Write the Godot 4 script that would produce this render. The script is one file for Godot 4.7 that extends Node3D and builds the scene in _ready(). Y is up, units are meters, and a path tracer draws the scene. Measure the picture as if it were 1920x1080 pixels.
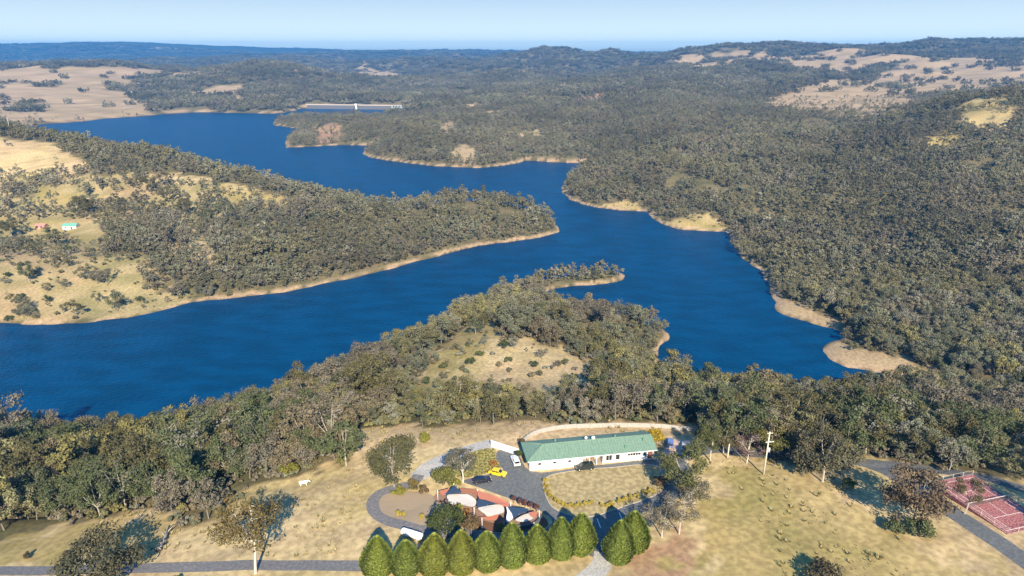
extends Node3D
# A reservoir among wooded hills, seen from above a hilltop homestead. x is right, y is up (0 = lake level), "d" is metres in front of the camera (z = -d).

const SUN_TURN := 11.0       # the sun stands behind the camera, a little to the right
const SUN_HEIGHT := 33.0
const PITCH := 19.2
const EYE := 155.0

# knots of the land surface: x, d, weight of a multiquadric
const KNOTS: Array[Vector3] = [
	Vector3(-10, 120, -0.365461), Vector3(-10, 150, 0.563342), Vector3(-10, 175, -0.361804), Vector3(15, 120, -0.462284), Vector3(15, 150, 0.808623), Vector3(15, 175, 1.40964),
	Vector3(40, 120, 0.530363), Vector3(40, 150, 0.872611), Vector3(40, 175, -0.0283506), Vector3(0, 60, 0.219594), Vector3(-60, 80, -0.256978), Vector3(60, 80, -0.155975),
	Vector3(0, 185, -2.94913), Vector3(40, 190, -4.65634), Vector3(-52.9, 161.2, -0.0508519), Vector3(-64.8, 144.8, 0.458665), Vector3(-78.7, 128.1, 0.378642), Vector3(-118.7, 128.1, 0.120209),
	Vector3(-108.9, 142.3, -0.405923), Vector3(-125.2, 142.1, -0.249496), Vector3(-89.2, 152.2, 0.0596639), Vector3(-75.5, 154.1, -0.163368), Vector3(-30.8, 124, 0.0368045), Vector3(-46.2, 185.5, -1.34142),
	Vector3(-32.5, 182.9, 0.375181), Vector3(-158.3, 129.7, 0.172256), Vector3(65.3, 152.2, 0.484056), Vector3(65, 127.4, -1.03578), Vector3(90.6, 130.2, 0.76333), Vector3(112.8, 136.3, -0.363359),
	Vector3(90.8, 156.3, -0.946233), Vector3(105.1, 116.1, 0.317045), Vector3(102.4, 164.5, -0.0784547), Vector3(124.3, 152.9, 0.414486), Vector3(158, 136.9, -0.24855), Vector3(-131.6, 227.6, -0.721522),
	Vector3(-149.3, 203.7, 1.34555), Vector3(-87.6, 214.1, 0.373166), Vector3(-68.3, 214.7, 0.984439), Vector3(-39.7, 226.9, -2.21724), Vector3(-14.4, 204.3, 2.42046), Vector3(-166.8, 190.8, -0.718777),
	Vector3(-6.7, 258.8, 2.57899), Vector3(-15.2, 298.9, -2.22186), Vector3(-34.3, 310.4, 0.471685), Vector3(11.7, 348.6, -0.487491), Vector3(37.9, 317.3, 1.32599), Vector3(31.5, 258.8, -0.411138),
	Vector3(62.7, 335.5, -0.324631), Vector3(0, 375.4, 0.168122), Vector3(44.7, 452.3, 0.110925), Vector3(71.5, 457.4, -0.111718), Vector3(-53.7, 315.1, 0.640248), Vector3(18.9, 274.2, -1.16813),
	Vector3(7.5, 213.4, 0.69188), Vector3(36.8, 220.6, 0.715466), Vector3(59.5, 197.2, 2.98751), Vector3(96.1, 200.7, -0.742294), Vector3(132.1, 200.6, 0.051294), Vector3(155.5, 184.4, -0.0131043),
	Vector3(94.4, 244.1, 0.27435), Vector3(153.6, 253.1, -0.0447485), Vector3(217.6, 280.1, 0.436466), Vector3(259, 271.9, 0.770988), Vector3(190.6, 326.9, 0.141089), Vector3(172.9, 337.4, -0.0298761),
	Vector3(177.1, 391.5, 0.200117), Vector3(208.7, 319.6, 0.00618807), Vector3(-348, 443.2, -0.193546), Vector3(-274.2, 407.3, 0.705979), Vector3(-254.1, 435.3, -1.43043), Vector3(-224.3, 430.7, 1.30104),
	Vector3(-192.3, 430.7, -0.467715), Vector3(-392, 590, 0.161374), Vector3(-461.1, 600, 0.0721699), Vector3(-519.3, 690, 0.376855), Vector3(-616.6, 840, -0.77745), Vector3(-528.8, 800, -0.271177),
	Vector3(-460.1, 785, -0.698814), Vector3(-362, 740, -0.648086), Vector3(-318.6, 640, 0.306763), Vector3(-270.6, 705, -0.930615), Vector3(-190.8, 670, 0.0459583), Vector3(-190.3, 510, -0.288607),
	Vector3(-117.2, 560, -0.408525), Vector3(-108.6, 620, -0.774397), Vector3(-162.7, 560, 0.860215), Vector3(-30.6, 640, -0.43761), Vector3(10, 625, 0.0457052), Vector3(-69.3, 620, 0.935319),
	Vector3(-782.2, 800, 0.228042), Vector3(-569.3, 560, 0.103391), Vector3(-730.1, 980, -0.128451), Vector3(-856.7, 1150, 0.0733775), Vector3(-656.5, 940, 0.0706209), Vector3(-614, 920, 0.295105),
	Vector3(-519, 880, 0.549506), Vector3(-405.8, 830, 0.554451), Vector3(-292.8, 770, 0.582095), Vector3(-231.2, 745, 0.421209), Vector3(-900.1, 1000, -0.156907), Vector3(-1338.9, 3350, 0.0661638),
	Vector3(-1025.8, 3300, 0.0530044), Vector3(-721.6, 3250, 0.0291917), Vector3(-466.3, 3150, 0.0434662), Vector3(-2464.6, 3700, 0.022403), Vector3(-2026.4, 3700, 0.0237476), Vector3(-3176.5, 3700, 0.0205317),
	Vector3(-1631.9, 3500, 0.0244193), Vector3(-1119, 4200, 0.0156016), Vector3(-473.7, 4000, 0.0297349), Vector3(-24.8, 3350, 0.0900757), Vector3(293.1, 3300, 0.0492118), Vector3(545.5, 3350, 0.199314),
	Vector3(-1135.3, 5900, 0.0911964), Vector3(-248.7, 5600, 0.06187), Vector3(274.6, 5300, 0.0524375), Vector3(1498, 4600, 0.0808443), Vector3(-968.9, 2720, -0.259245), Vector3(-857.3, 2750, -11.5995),
	Vector3(-731.5, 2730, -0.220322), Vector3(-1123.4, 2800, -0.0234565), Vector3(-944.3, 4900, -0.30621), Vector3(-518.2, 5000, -0.0788035), Vector3(-1333.5, 5000, -0.0641855), Vector3(128.4, 4350, -0.0820755),
	Vector3(324.3, 4400, -0.0258296), Vector3(229.4, 4450, -0.201944), Vector3(-200, 4500, -0.1272), Vector3(-275, 3700, -0.150179), Vector3(-44.7, 3000, -0.173015), Vector3(549.5, 3900, 0.114205),
	Vector3(-5380.2, 7600, 0.0645797), Vector3(-4483.5, 7600, 0.0424044), Vector3(-3698.9, 7600, 0.030507), Vector3(-7061.5, 7600, 0.0521644), Vector3(-4088.2, 6300, 0.00142952), Vector3(-3066.2, 6300, 0.0248527),
	Vector3(-1413, 1950, 0.0091611), Vector3(-1092.6, 1900, 0.0037727), Vector3(-2071.5, 2900, 0.0660723), Vector3(-1837.6, 2950, -0.116086), Vector3(-1619.6, 2950, -0.0732766), Vector3(-1313.5, 2800, 0.1123),
	Vector3(-1140.1, 2300, 0.0538735), Vector3(-2717.6, 2900, -0.0422209), Vector3(-1401.9, 1459.5, 0.03778), Vector3(-789.1, 2050, 0.0076284), Vector3(-896.9, 2500, 0.0535981), Vector3(-858.6, 2750, 11.6463),
	Vector3(-645.7, 2700, 0.193279), Vector3(-1249.5, 3000, -0.0775075), Vector3(-413.9, 2500, 0.105596), Vector3(-564.6, 2080, -0.0378825), Vector3(-411.7, 2100, -0.00470509), Vector3(-474.6, 1690, 0.0114483),
	Vector3(-410.4, 1690, 0.024968), Vector3(-346.3, 1690, -0.0830655), Vector3(-275.8, 1690, 0.23255), Vector3(-3209.8, 4500, -0.00945178), Vector3(-2445.9, 5000, -0.0102285), Vector3(-699.5, 3600, 0.0374763),
	Vector3(-965.7, 5000, 0.372433), Vector3(-1540.2, 5200, -0.02769), Vector3(-504, 6200, -0.090766), Vector3(-1488.8, 6500, -0.0478452), Vector3(-2262.5, 6000, -0.0609873), Vector3(-271.3, 3300, 0.0450219),
	Vector3(-191.9, 4300, 0.269771), Vector3(-34, 4600, 0.0439535), Vector3(465.2, 4500, 0.0792286), Vector3(682.7, 4200, -0.0356656), Vector3(187.4, 3600, -0.0663079), Vector3(293, 2800, 0.0806218),
	Vector3(-355.8, 1370, -0.195892), Vector3(-422.7, 1540, -0.00967745), Vector3(-318.1, 1490, 0.0501568), Vector3(-396.4, 1290, 0.147189), Vector3(-94.7, 1120, -0.147211), Vector3(-147.3, 1060, -0.0484815),
	Vector3(-32.7, 1060, 0.0393161), Vector3(-115.7, 1380, -0.0290327), Vector3(0, 1300, 0.0134051), Vector3(88.6, 1150, 0.143457), Vector3(-212.1, 1750, -0.15186), Vector3(-13.6, 1800, 0.0292865),
	Vector3(66.1, 2200, 0.000262775), Vector3(101.6, 760, 0.0127895), Vector3(150.1, 800, -0.0501507), Vector3(174.9, 690, 0.10649), Vector3(208.8, 930, -0.0125808), Vector3(249, 720, -0.0973834),
	Vector3(322.7, 1080, -0.0816579), Vector3(246.4, 1350, -0.0368948), Vector3(410.6, 1600, -0.0555275), Vector3(377.6, 2100, -0.0276529), Vector3(244, 560, 0.132693), Vector3(234.8, 445, 0.0653954),
	Vector3(233.2, 375, -1.27875), Vector3(246.9, 345, 1.71376), Vector3(247.1, 305.1, -1.76106), Vector3(304.1, 385, 0.224078), Vector3(331.7, 560, 0.0209622), Vector3(379.2, 500, -0.360258),
	Vector3(347.8, 830, 0.0412879), Vector3(436.4, 760, 0.0742632), Vector3(510.6, 700, -0.206636), Vector3(625.1, 930, -0.463637), Vector3(559.4, 930, 0.200282), Vector3(672.5, 900, 0.0292288),
	Vector3(518.5, 1060, 0.17288), Vector3(673.6, 700, 0.142186), Vector3(842.4, 900, -0.0731313), Vector3(486.7, 480, 0.325717), Vector3(613.7, 1500, 0.0700831), Vector3(797.1, 1650, 0.0228752),
	Vector3(1011.2, 1700, 0.00733426), Vector3(829.4, 2050, -0.00289613), Vector3(1272, 2300, 0.033592), Vector3(1545.6, 2200, 0.0363516), Vector3(641.8, 2700, -0.111028), Vector3(826.5, 3500, -0.20546),
	Vector3(1158.8, 3200, 0.00692605), Vector3(1630.2, 3200, 0.00218464), Vector3(1928.4, 3800, -0.0393847), Vector3(2624.5, 3800, -0.0292009), Vector3(1407.5, 3900, -0.0359759), Vector3(2084.6, 3000, 0.036895),
	Vector3(3445.9, 3500, -0.00515552), Vector3(1682.7, 2700, -0.000232452), Vector3(-6000, 3000, -0.00235993), Vector3(6000, 3000, -0.00224939), Vector3(-1500, 500, -0.0183193), Vector3(1500, 400, 0.0287992),
	Vector3(-2000, 1500, -0.00101748), Vector3(2500, 1800, -0.0390698), Vector3(0, -100, 0.012445), Vector3(-400, -100, 0.00909599), Vector3(400, -100, 0.0207071), Vector3(-300, 150, -0.0860019),
	Vector3(350, 180, -0.285071), Vector3(-5860.1, 8300, -0.0450801), Vector3(-5369.1, 8300, -0.0337812), Vector3(-4879.9, 8300, -0.0564261), Vector3(-4456.1, 8300, -0.015218), Vector3(-3984.1, 8200, -0.0470142),
	Vector3(-3375.6, 8100, -0.00842168), Vector3(-3043.3, 8600, 0.0120847), Vector3(-2536.7, 8600, -0.00117118), Vector3(-2156.2, 8600, -0.019007), Vector3(-1630.5, 8500, 0.0163784), Vector3(-1002.9, 8500, -0.0214224),
	Vector3(-376.2, 8500, -0.0175905), Vector3(1819.5, 8500, -0.0091659), Vector3(4011.5, 8500, -0.00851433), Vector3(5889.1, 8500, -0.0106879), Vector3(8395.1, 8500, 0.00466577), Vector3(-8297.8, 8300, -0.0848555),
	Vector3(-5000, 6800, 0.00571992), Vector3(-2500, 6800, 0.0645215), Vector3(0, 6800, 0.027474), Vector3(3000, 6500, 0.00953707), Vector3(-9000, 9000, 0.0332658), Vector3(9000, 9000, -0.0140025),
	Vector3(-7000, 5500, 0.00735456), Vector3(7000, 5500, 0.00676777), Vector3(0, 10400, 0.0369691), Vector3(-7000, 10400, 0.0306424), Vector3(7000, 10400, 0.0169769),
]
const KNOT_BASE := 121.7373
# the shoreline of the lake: x, d
const SHORE: Array[Vector2] = [
	Vector2(-316.9, 240.5), Vector2(-253.1, 242), Vector2(-212.3, 246), Vector2(-179.6, 246.8), Vector2(-142.6, 243.6), Vector2(-124.5, 258.7), Vector2(-108.4, 280.3), Vector2(-85, 306.2),
	Vector2(-62.9, 333.8), Vector2(-41.2, 375.7), Vector2(-26.8, 401.2), Vector2(-3.6, 436.3), Vector2(15.1, 456.5), Vector2(30.7, 467.3), Vector2(58.7, 477.3), Vector2(78.5, 478.5),
	Vector2(81.9, 469.8), Vector2(78.5, 457.7), Vector2(44.6, 449.6), Vector2(25.5, 439.6), Vector2(19.4, 423.7), Vector2(27.1, 405.9), Vector2(45.8, 389.4), Vector2(70.5, 380.8),
	Vector2(87.1, 375.7), Vector2(92, 366), Vector2(87.8, 353.7), Vector2(79.9, 341.4), Vector2(75.6, 328.5), Vector2(74, 309.7), Vector2(78.4, 298.2), Vector2(92.3, 293.8),
	Vector2(117.6, 292.8), Vector2(147.8, 291.7), Vector2(173.5, 292.2), Vector2(196.7, 297.1), Vector2(210.4, 300.5), Vector2(208, 305.1), Vector2(202.8, 308), Vector2(194.3, 312.1),
	Vector2(180.5, 317), Vector2(170.5, 322), Vector2(167.5, 331.1), Vector2(169.1, 342.1), Vector2(175.8, 351.5), Vector2(185.3, 356.7), Vector2(192.7, 367.6), Vector2(191, 370.8),
	Vector2(179.8, 381.6), Vector2(168.7, 394.8), Vector2(166.8, 402.2), Vector2(170.3, 415.6), Vector2(179.7, 450.8), Vector2(185.7, 487.6), Vector2(182.3, 508.1), Vector2(183.4, 541.2),
	Vector2(188.1, 571.2), Vector2(195.9, 600.7), Vector2(179.1, 602.6), Vector2(151.4, 608.4), Vector2(140.1, 637.2), Vector2(136.5, 680.6), Vector2(109.4, 687.9), Vector2(84.5, 700.5),
	Vector2(63.3, 740.9), Vector2(56.8, 802), Vector2(67.2, 858.1), Vector2(91.3, 913.6), Vector2(105.4, 966.9), Vector2(106.8, 995.7), Vector2(62.5, 1005.7), Vector2(19.8, 1021.1),
	Vector2(1.5, 985.9), Vector2(-44.5, 953), Vector2(-105.4, 966.9), Vector2(-172.7, 1010.8), Vector2(-218.7, 1053.1), Vector2(-239.7, 1099), Vector2(-241.2, 1148.9), Vector2(-232.8, 1189.2),
	Vector2(-294.9, 1196.1), Vector2(-344.4, 1175.4), Vector2(-378.3, 1162), Vector2(-406.3, 1239.7), Vector2(-433.2, 1372.3), Vector2(-443.3, 1449.4), Vector2(-493.2, 1501.9), Vector2(-521.2, 1524),
	Vector2(-558.4, 1644.3), Vector2(-553.4, 1754.7), Vector2(-480, 1754.7), Vector2(-346.7, 1754.7), Vector2(-268.7, 1815.5), Vector2(-282.8, 1986.8), Vector2(-451.4, 1986.8), Vector2(-592.2, 2005.7),
	Vector2(-591.8, 1880.4), Vector2(-606.4, 1815.5), Vector2(-722.7, 1831.3), Vector2(-820, 1863.8), Vector2(-895.8, 1815.5), Vector2(-907.4, 1769.5), Vector2(-973.8, 1684.1), Vector2(-991.4, 1606.3),
	Vector2(-1028.1, 1558.2), Vector2(-1062.7, 1512.9), Vector2(-921.4, 1319.5), Vector2(-839.5, 1254.9), Vector2(-663.2, 1129.7), Vector2(-478.5, 976.3), Vector2(-329.5, 858.1), Vector2(-248.6, 789),
	Vector2(-179.7, 732.5), Vector2(-143.2, 692.9), Vector2(-117.2, 668.6), Vector2(-108.9, 673.4), Vector2(-105.4, 690.4), Vector2(-89.3, 703), Vector2(-62.2, 713.5), Vector2(-17, 716.1),
	Vector2(19, 683), Vector2(36.6, 654.8), Vector2(42.8, 620.5), Vector2(43.2, 596.8), Vector2(18.5, 574.8), Vector2(-26.9, 554.2), Vector2(-67.1, 515.3), Vector2(-102.1, 478.5),
	Vector2(-134, 450.8), Vector2(-164.8, 432), Vector2(-196.4, 421.6), Vector2(-212, 413.7), Vector2(-216.1, 404), Vector2(-232.6, 390.3), Vector2(-260.1, 381.6), Vector2(-280.9, 379.1),
	Vector2(-308.3, 381.6), Vector2(-374.7, 384.2), Vector2(-477.3, 389.4),
]
# stretches of open country: share of trees, ground (0 forest floor, 1 dry grass, 2 greener grass, 3 bare earth, 4 sand), fuzz in metres, outline
const AREAS := {
	"left_slope": [0.34, 5, 22, [Vector2(-586.5, 580), Vector2(-399.4, 571.7), Vector2(-342.5, 538.8), Vector2(-283.7, 475.8), Vector2(-256.5, 451.4), Vector2(-239.6, 441.7), Vector2(-217.4, 418.4), Vector2(-214.9, 402.7), Vector2(-246.5, 385.9), Vector2(-307.9, 381), Vector2(-406.9, 383.9)]],
	"left_slope_open": [0.07, 5, 14, [Vector2(-503.7, 490.2), Vector2(-326.5, 443.6), Vector2(-291.4, 445.5), Vector2(-261.2, 435.2), Vector2(-237.2, 428.3), Vector2(-216.7, 403.8), Vector2(-246.9, 386.9), Vector2(-308.7, 382.4), Vector2(-407.8, 384.9)]],
	"left_upper": [0.5, 5, 15, [Vector2(-677.2, 687.3), Vector2(-488.3, 693.8), Vector2(-438.9, 694.7), Vector2(-372.6, 692.6), Vector2(-288.3, 667.7), Vector2(-243.3, 626.1), Vector2(-249, 576), Vector2(-278.7, 551.2), Vector2(-326.5, 533.9), Vector2(-576.3, 568.4)]],
	"left_field": [0.03, 1, 12, [Vector2(-890.2, 921.1), Vector2(-571.1, 774.8), Vector2(-513.6, 767), Vector2(-467.8, 737.9), Vector2(-436, 712.3), Vector2(-440.1, 697), Vector2(-487.1, 691.7), Vector2(-677.2, 687.3)]],
	"left_field2": [0.04, 1, 8, [Vector2(-374.1, 690), Vector2(-355.1, 689.5), Vector2(-330.2, 687.2), Vector2(-299.3, 675.9), Vector2(-286, 658.8), Vector2(-310.1, 657.3), Vector2(-344, 663.9)]],
	"left_patch": [0.08, 2, 6, [Vector2(-468, 659.5), Vector2(-439.5, 656.1), Vector2(-396.6, 639.2), Vector2(-394.5, 625.4), Vector2(-447.8, 634.5)]],
	"left_patch2": [0.08, 2, 6, [Vector2(-397.5, 645.8), Vector2(-372.4, 647), Vector2(-356.8, 619.9), Vector2(-377.9, 617.6)]],
	"left_track": [0.04, 2, 4, [Vector2(-598.9, 594.4), Vector2(-464.2, 605), Vector2(-356.5, 582.5), Vector2(-343.2, 559), Vector2(-415.6, 575), Vector2(-584.7, 577.9)]],
	"shed_yard": [0, 2, 3, [Vector2(-436.8, 599), Vector2(-360.1, 588.9), Vector2(-314.3, 505.6), Vector2(-387.8, 527.6)]],
	"left_gully": [0.12, 1, 6, [Vector2(-270.5, 552.5), Vector2(-262.6, 554.4), Vector2(-226.2, 493.5), Vector2(-202.4, 462.1), Vector2(-210.3, 448.8), Vector2(-228, 469.8)]],
	"left_gully2": [0.15, 1, 6, [Vector2(-261.2, 513.8), Vector2(-241.3, 487.7), Vector2(-236.1, 458.2), Vector2(-249.8, 472.5)]],
	"left_spur": [0.35, 2, 8, [Vector2(-293.2, 666.9), Vector2(-257.4, 667.9), Vector2(-208.1, 657.7), Vector2(-217.3, 621), Vector2(-258.9, 628.6)]],
	"left_far": [0.03, 6, 25, [Vector2(-2593.8, 2766.6), Vector2(-1878.6, 2629.9), Vector2(-1764.6, 2796.7), Vector2(-1409.5, 2871.4), Vector2(-1154.1, 2470.6), Vector2(-1243.2, 2318), Vector2(-1045.5, 2006.5), Vector2(-932.9, 1843.3), Vector2(-907.7, 1764.3), Vector2(-969.7, 1676.1), Vector2(-1026.5, 1555.5), Vector2(-1280.9, 1331.4)]],
	"crest_wood": [0.95, 0, 15, [Vector2(-1712.2, 2645.5), Vector2(-4151.2, 6747.9), Vector2(-2662.9, 5147.3), Vector2(-1442.6, 2831.6), Vector2(-1551.7, 2745.9)]],
	"far_clump": [0.9, 0, 12, [Vector2(-1359.7, 2511.8), Vector2(-1281.2, 2603.6), Vector2(-1074.1, 2469.3), Vector2(-1055.5, 2387.7), Vector2(-1177.5, 2381.3)]],
	"far_clump2": [0.8, 0, 10, [Vector2(-1560.4, 2316.4), Vector2(-1496.9, 2339.1), Vector2(-1452.4, 2265.6), Vector2(-1513, 2242.1)]],
	"far_clump3": [0.6, 0, 10, [Vector2(-1328.9, 1890.3), Vector2(-1291.8, 1954.9), Vector2(-1187.1, 1790.3), Vector2(-1220.3, 1729.8)]],
	"far_clump4": [0.7, 0, 12, [Vector2(-1319.9, 2348.9), Vector2(-1218.3, 2355.5), Vector2(-1165.8, 2264.8), Vector2(-1250.6, 2233.9)]],
	"left_far2": [0.12, 6, 20, [Vector2(-1433.6, 2922.1), Vector2(-1134.7, 2676.5), Vector2(-1064.1, 2548.8), Vector2(-1185.2, 2520.2)]],
	"left_far3": [0.1, 6, 18, [Vector2(-1050.4, 2272.9), Vector2(-985.2, 2345.3), Vector2(-909.6, 2404.2), Vector2(-849.5, 2283.9), Vector2(-907.3, 2150.7), Vector2(-975.5, 2121.8)]],
	"left_far4": [0.1, 6, 10, [Vector2(-871.2, 2205.1), Vector2(-766.6, 2096.1), Vector2(-732.5, 1978.6), Vector2(-801.2, 2041.2)]],
	"far_patch": [0.2, 6, 30, [Vector2(-728.3, 2717.5), Vector2(-937, 4508.5), Vector2(-1159.1, 6138.5), Vector2(-861.5, 4290.1), Vector2(-682.3, 4166.2), Vector2(-632.5, 3855.5), Vector2(-665.2, 2787.5)]],
	"far_patch2": [0.2, 6, 20, [Vector2(-844.9, 2707.4), Vector2(-761.5, 2693.2), Vector2(-779.4, 2613.6)]],
	"dam_cut": [0.05, 3, 8, [Vector2(-545.1, 2614.4), Vector2(-511.2, 2641.9), Vector2(-490.3, 2508.5), Vector2(-511.6, 2521.5)]],
	"dam_cut2": [0.05, 3, 8, [Vector2(-452.6, 2454.6), Vector2(-390.6, 2275), Vector2(-373.8, 2137.5)]],
	"prom_patch": [0.3, 3, 10, [Vector2(-376.4, 1368), Vector2(-388.1, 1519.6), Vector2(-321.9, 1305.4), Vector2(-299.1, 1214.8), Vector2(-343, 1204.4)]],
	"prom_patch2": [0.1, 4, 6, [Vector2(-127.7, 1373), Vector2(-128.8, 1484.4), Vector2(-103.3, 1299.6), Vector2(-104.8, 1199.6), Vector2(-129.4, 1188.7)]],
	"prom_patch3": [0.1, 4, 6, [Vector2(-91.9, 1033.3), Vector2(-74.7, 1076.9), Vector2(-51.5, 1023.6), Vector2(-45.3, 972.4), Vector2(-83.5, 977.1)]],
	"prom_patch4": [0.2, 1, 8, [Vector2(-119.5, 1754.7), Vector2(-97.6, 1846.2), Vector2(-72.4, 1740.5), Vector2(-94.1, 1655)]],
	"prom_patch5": [0.2, 1, 10, [Vector2(-72.4, 1589.5), Vector2(-18.3, 1604.9), Vector2(-22.5, 1479.5), Vector2(-61.6, 1472.7)]],
	"mid_patch": [0.3, 3, 12, [Vector2(154.8, 1868.1), Vector2(260.2, 1922.9), Vector2(279.4, 1810.4), Vector2(205.2, 1699.4), Vector2(152.3, 1679.6)]],
	"mid_patch2": [0.1, 3, 8, [Vector2(248.8, 1016.4), Vector2(268.7, 1060.4), Vector2(301.4, 1047.4), Vector2(299.9, 994.3), Vector2(269.8, 1001.4)]],
	"mid_patch3": [0.1, 1, 6, [Vector2(163.2, 996.3), Vector2(177.5, 999.4), Vector2(168.3, 920.2), Vector2(160, 938.6)]],
	"mid_patch4": [0.2, 1, 8, [Vector2(4.8, 1256.4), Vector2(48.8, 1276.8), Vector2(53.9, 1211.3), Vector2(9.2, 1199.4)]],
	"right_far": [0.1, 6, 25, [Vector2(759.3, 3481), Vector2(873.1, 3481.4), Vector2(1141.9, 3364.7), Vector2(1250.7, 3257.6), Vector2(1639.7, 3268.5), Vector2(1439.7, 2923.7), Vector2(1172.2, 2628.2), Vector2(949.7, 2452.1), Vector2(883.1, 2766.9), Vector2(658, 2526.6), Vector2(733.8, 3273.6)]],
	"right_far2": [0.06, 6, 25, [Vector2(1004.2, 2497.9), Vector2(1317, 2773.7), Vector2(1510.9, 3003.7), Vector2(1832.8, 2949.6), Vector2(2133.4, 2976), Vector2(2493.2, 2345), Vector2(1478.7, 1366.6), Vector2(1255, 1722.7), Vector2(1100.6, 1701.4), Vector2(971.7, 1744.8), Vector2(1073.7, 2047.2), Vector2(1053, 2236.5)]],
	"right_far3": [0.12, 6, 20, [Vector2(530.4, 1523.8), Vector2(717.5, 1872.2), Vector2(997.3, 2224.1), Vector2(1110.5, 2251.4), Vector2(994.4, 1837.9), Vector2(934.4, 1609.3), Vector2(675.5, 1204.9), Vector2(563.7, 1088.5), Vector2(568.3, 1246.7), Vector2(544.8, 1381.1)]],
	"right_belt": [0.9, 0, 15, [Vector2(728.8, 3390.6), Vector2(767.8, 3234.2), Vector2(609.5, 2404.3), Vector2(570.3, 2468.8)]],
	"right_belt2": [0.8, 0, 15, [Vector2(858.1, 3314.4), Vector2(965.8, 3249.3), Vector2(893.1, 2996), Vector2(821, 3163.2)]],
	"right_belt3": [0.6, 0, 15, [Vector2(806.4, 2647.8), Vector2(951.2, 2915.4), Vector2(1108.2, 2663.4), Vector2(1079.3, 2412.8), Vector2(1053, 2236.5), Vector2(877, 2171.9), Vector2(787, 2400.2)]],
	"right_belt4": [0.6, 0, 12, [Vector2(1123.4, 2390.6), Vector2(1359.3, 2691.8), Vector2(1507.3, 2824.4), Vector2(1383.6, 2583.8), Vector2(1170.7, 2304.6), Vector2(1033.7, 2159)]],
	"right_belt5": [0.5, 0, 12, [Vector2(1998.1, 3037.8), Vector2(2199.7, 3105), Vector2(1884.7, 2620.2), Vector2(1712.1, 2561)]],
	"hill_top": [0.18, 2, 12, [Vector2(593.1, 937.6), Vector2(629.4, 958.5), Vector2(630.1, 911.9), Vector2(602.5, 841.8), Vector2(571.7, 812.1), Vector2(548.1, 853.7)]],
	"hill_top2": [0.35, 2, 12, [Vector2(496.4, 833.4), Vector2(535.1, 852.7), Vector2(518.9, 803.7), Vector2(483.8, 773.6)]],
	"gap1": [0.3, 2, 6, [Vector2(318.1, 504.1), Vector2(324.6, 507.3), Vector2(317.8, 492.2), Vector2(312, 490.1)]],
	"beach": [0.02, 4, 4, [Vector2(168.8, 343.5), Vector2(176.8, 352.5), Vector2(182.5, 345.8), Vector2(193.1, 331.9), Vector2(205.4, 328.6), Vector2(212.9, 314.6), Vector2(208.1, 304.1), Vector2(194, 311.4), Vector2(175.8, 318.6), Vector2(166.3, 329.5)]],
	"beach2": [0.03, 4, 4, [Vector2(170.8, 418.9), Vector2(185.3, 412.3), Vector2(184.6, 394), Vector2(194.5, 386.5), Vector2(198.6, 379.9), Vector2(192.1, 367.7), Vector2(174.9, 385.3), Vector2(165.1, 400.9)]],
	"far_bank_bare": [0.05, 2, 5, [Vector2(210.6, 298.9), Vector2(227.2, 293.9), Vector2(242.2, 283.8), Vector2(289.7, 268), Vector2(278.4, 256.1), Vector2(230.6, 271.3), Vector2(206.1, 280.5)]],
	"shore_right": [0.25, 2, 6, [Vector2(140.1, 624.2), Vector2(169.9, 645.6), Vector2(191.4, 630.6), Vector2(196.8, 610.7), Vector2(193.5, 598.6), Vector2(151, 606.7)]],
	"shore_right2": [0.3, 2, 6, [Vector2(94.4, 700.4), Vector2(124.2, 714), Vector2(134.8, 693.7), Vector2(130.1, 681.5), Vector2(104, 688.3)]],
	"clearing": [0.1, 1, 7, [Vector2(-28.4, 328.7), Vector2(-23.8, 353.3), Vector2(-10.4, 353.2), Vector2(-5.1, 302), Vector2(10.4, 306.5), Vector2(26, 304.8), Vector2(39.7, 288.1), Vector2(40.8, 268.7), Vector2(29.6, 241.6), Vector2(14.6, 207.1), Vector2(-11.5, 218.6), Vector2(-20.9, 216.4), Vector2(-31.4, 197.6), Vector2(-38.7, 204.4), Vector2(-40.8, 249.6), Vector2(-37, 267.4), Vector2(-36.1, 290.1)]],
	"clear_yellow": [0.2, 2, 6, [Vector2(-28.4, 328.7), Vector2(-23.8, 353.3), Vector2(-10.4, 353.2), Vector2(-6.5, 306.2), Vector2(-17.3, 289.5), Vector2(-25.3, 265.8), Vector2(-32.2, 230.5), Vector2(-36.6, 208.2), Vector2(-41.2, 249.6), Vector2(-36.1, 290.1)]],
	"clear_red": [0, 3, 4, [Vector2(-17.5, 251.2), Vector2(-8.9, 255.1), Vector2(-4.2, 243.1), Vector2(-12.1, 230.1), Vector2(-17, 237)]],
	"spit_edge": [0.05, 4, 2, [Vector2(17.9, 433.2), Vector2(44.8, 453), Vector2(78.9, 460.9), Vector2(78.2, 455.8), Vector2(44.5, 449.6)]],
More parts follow.
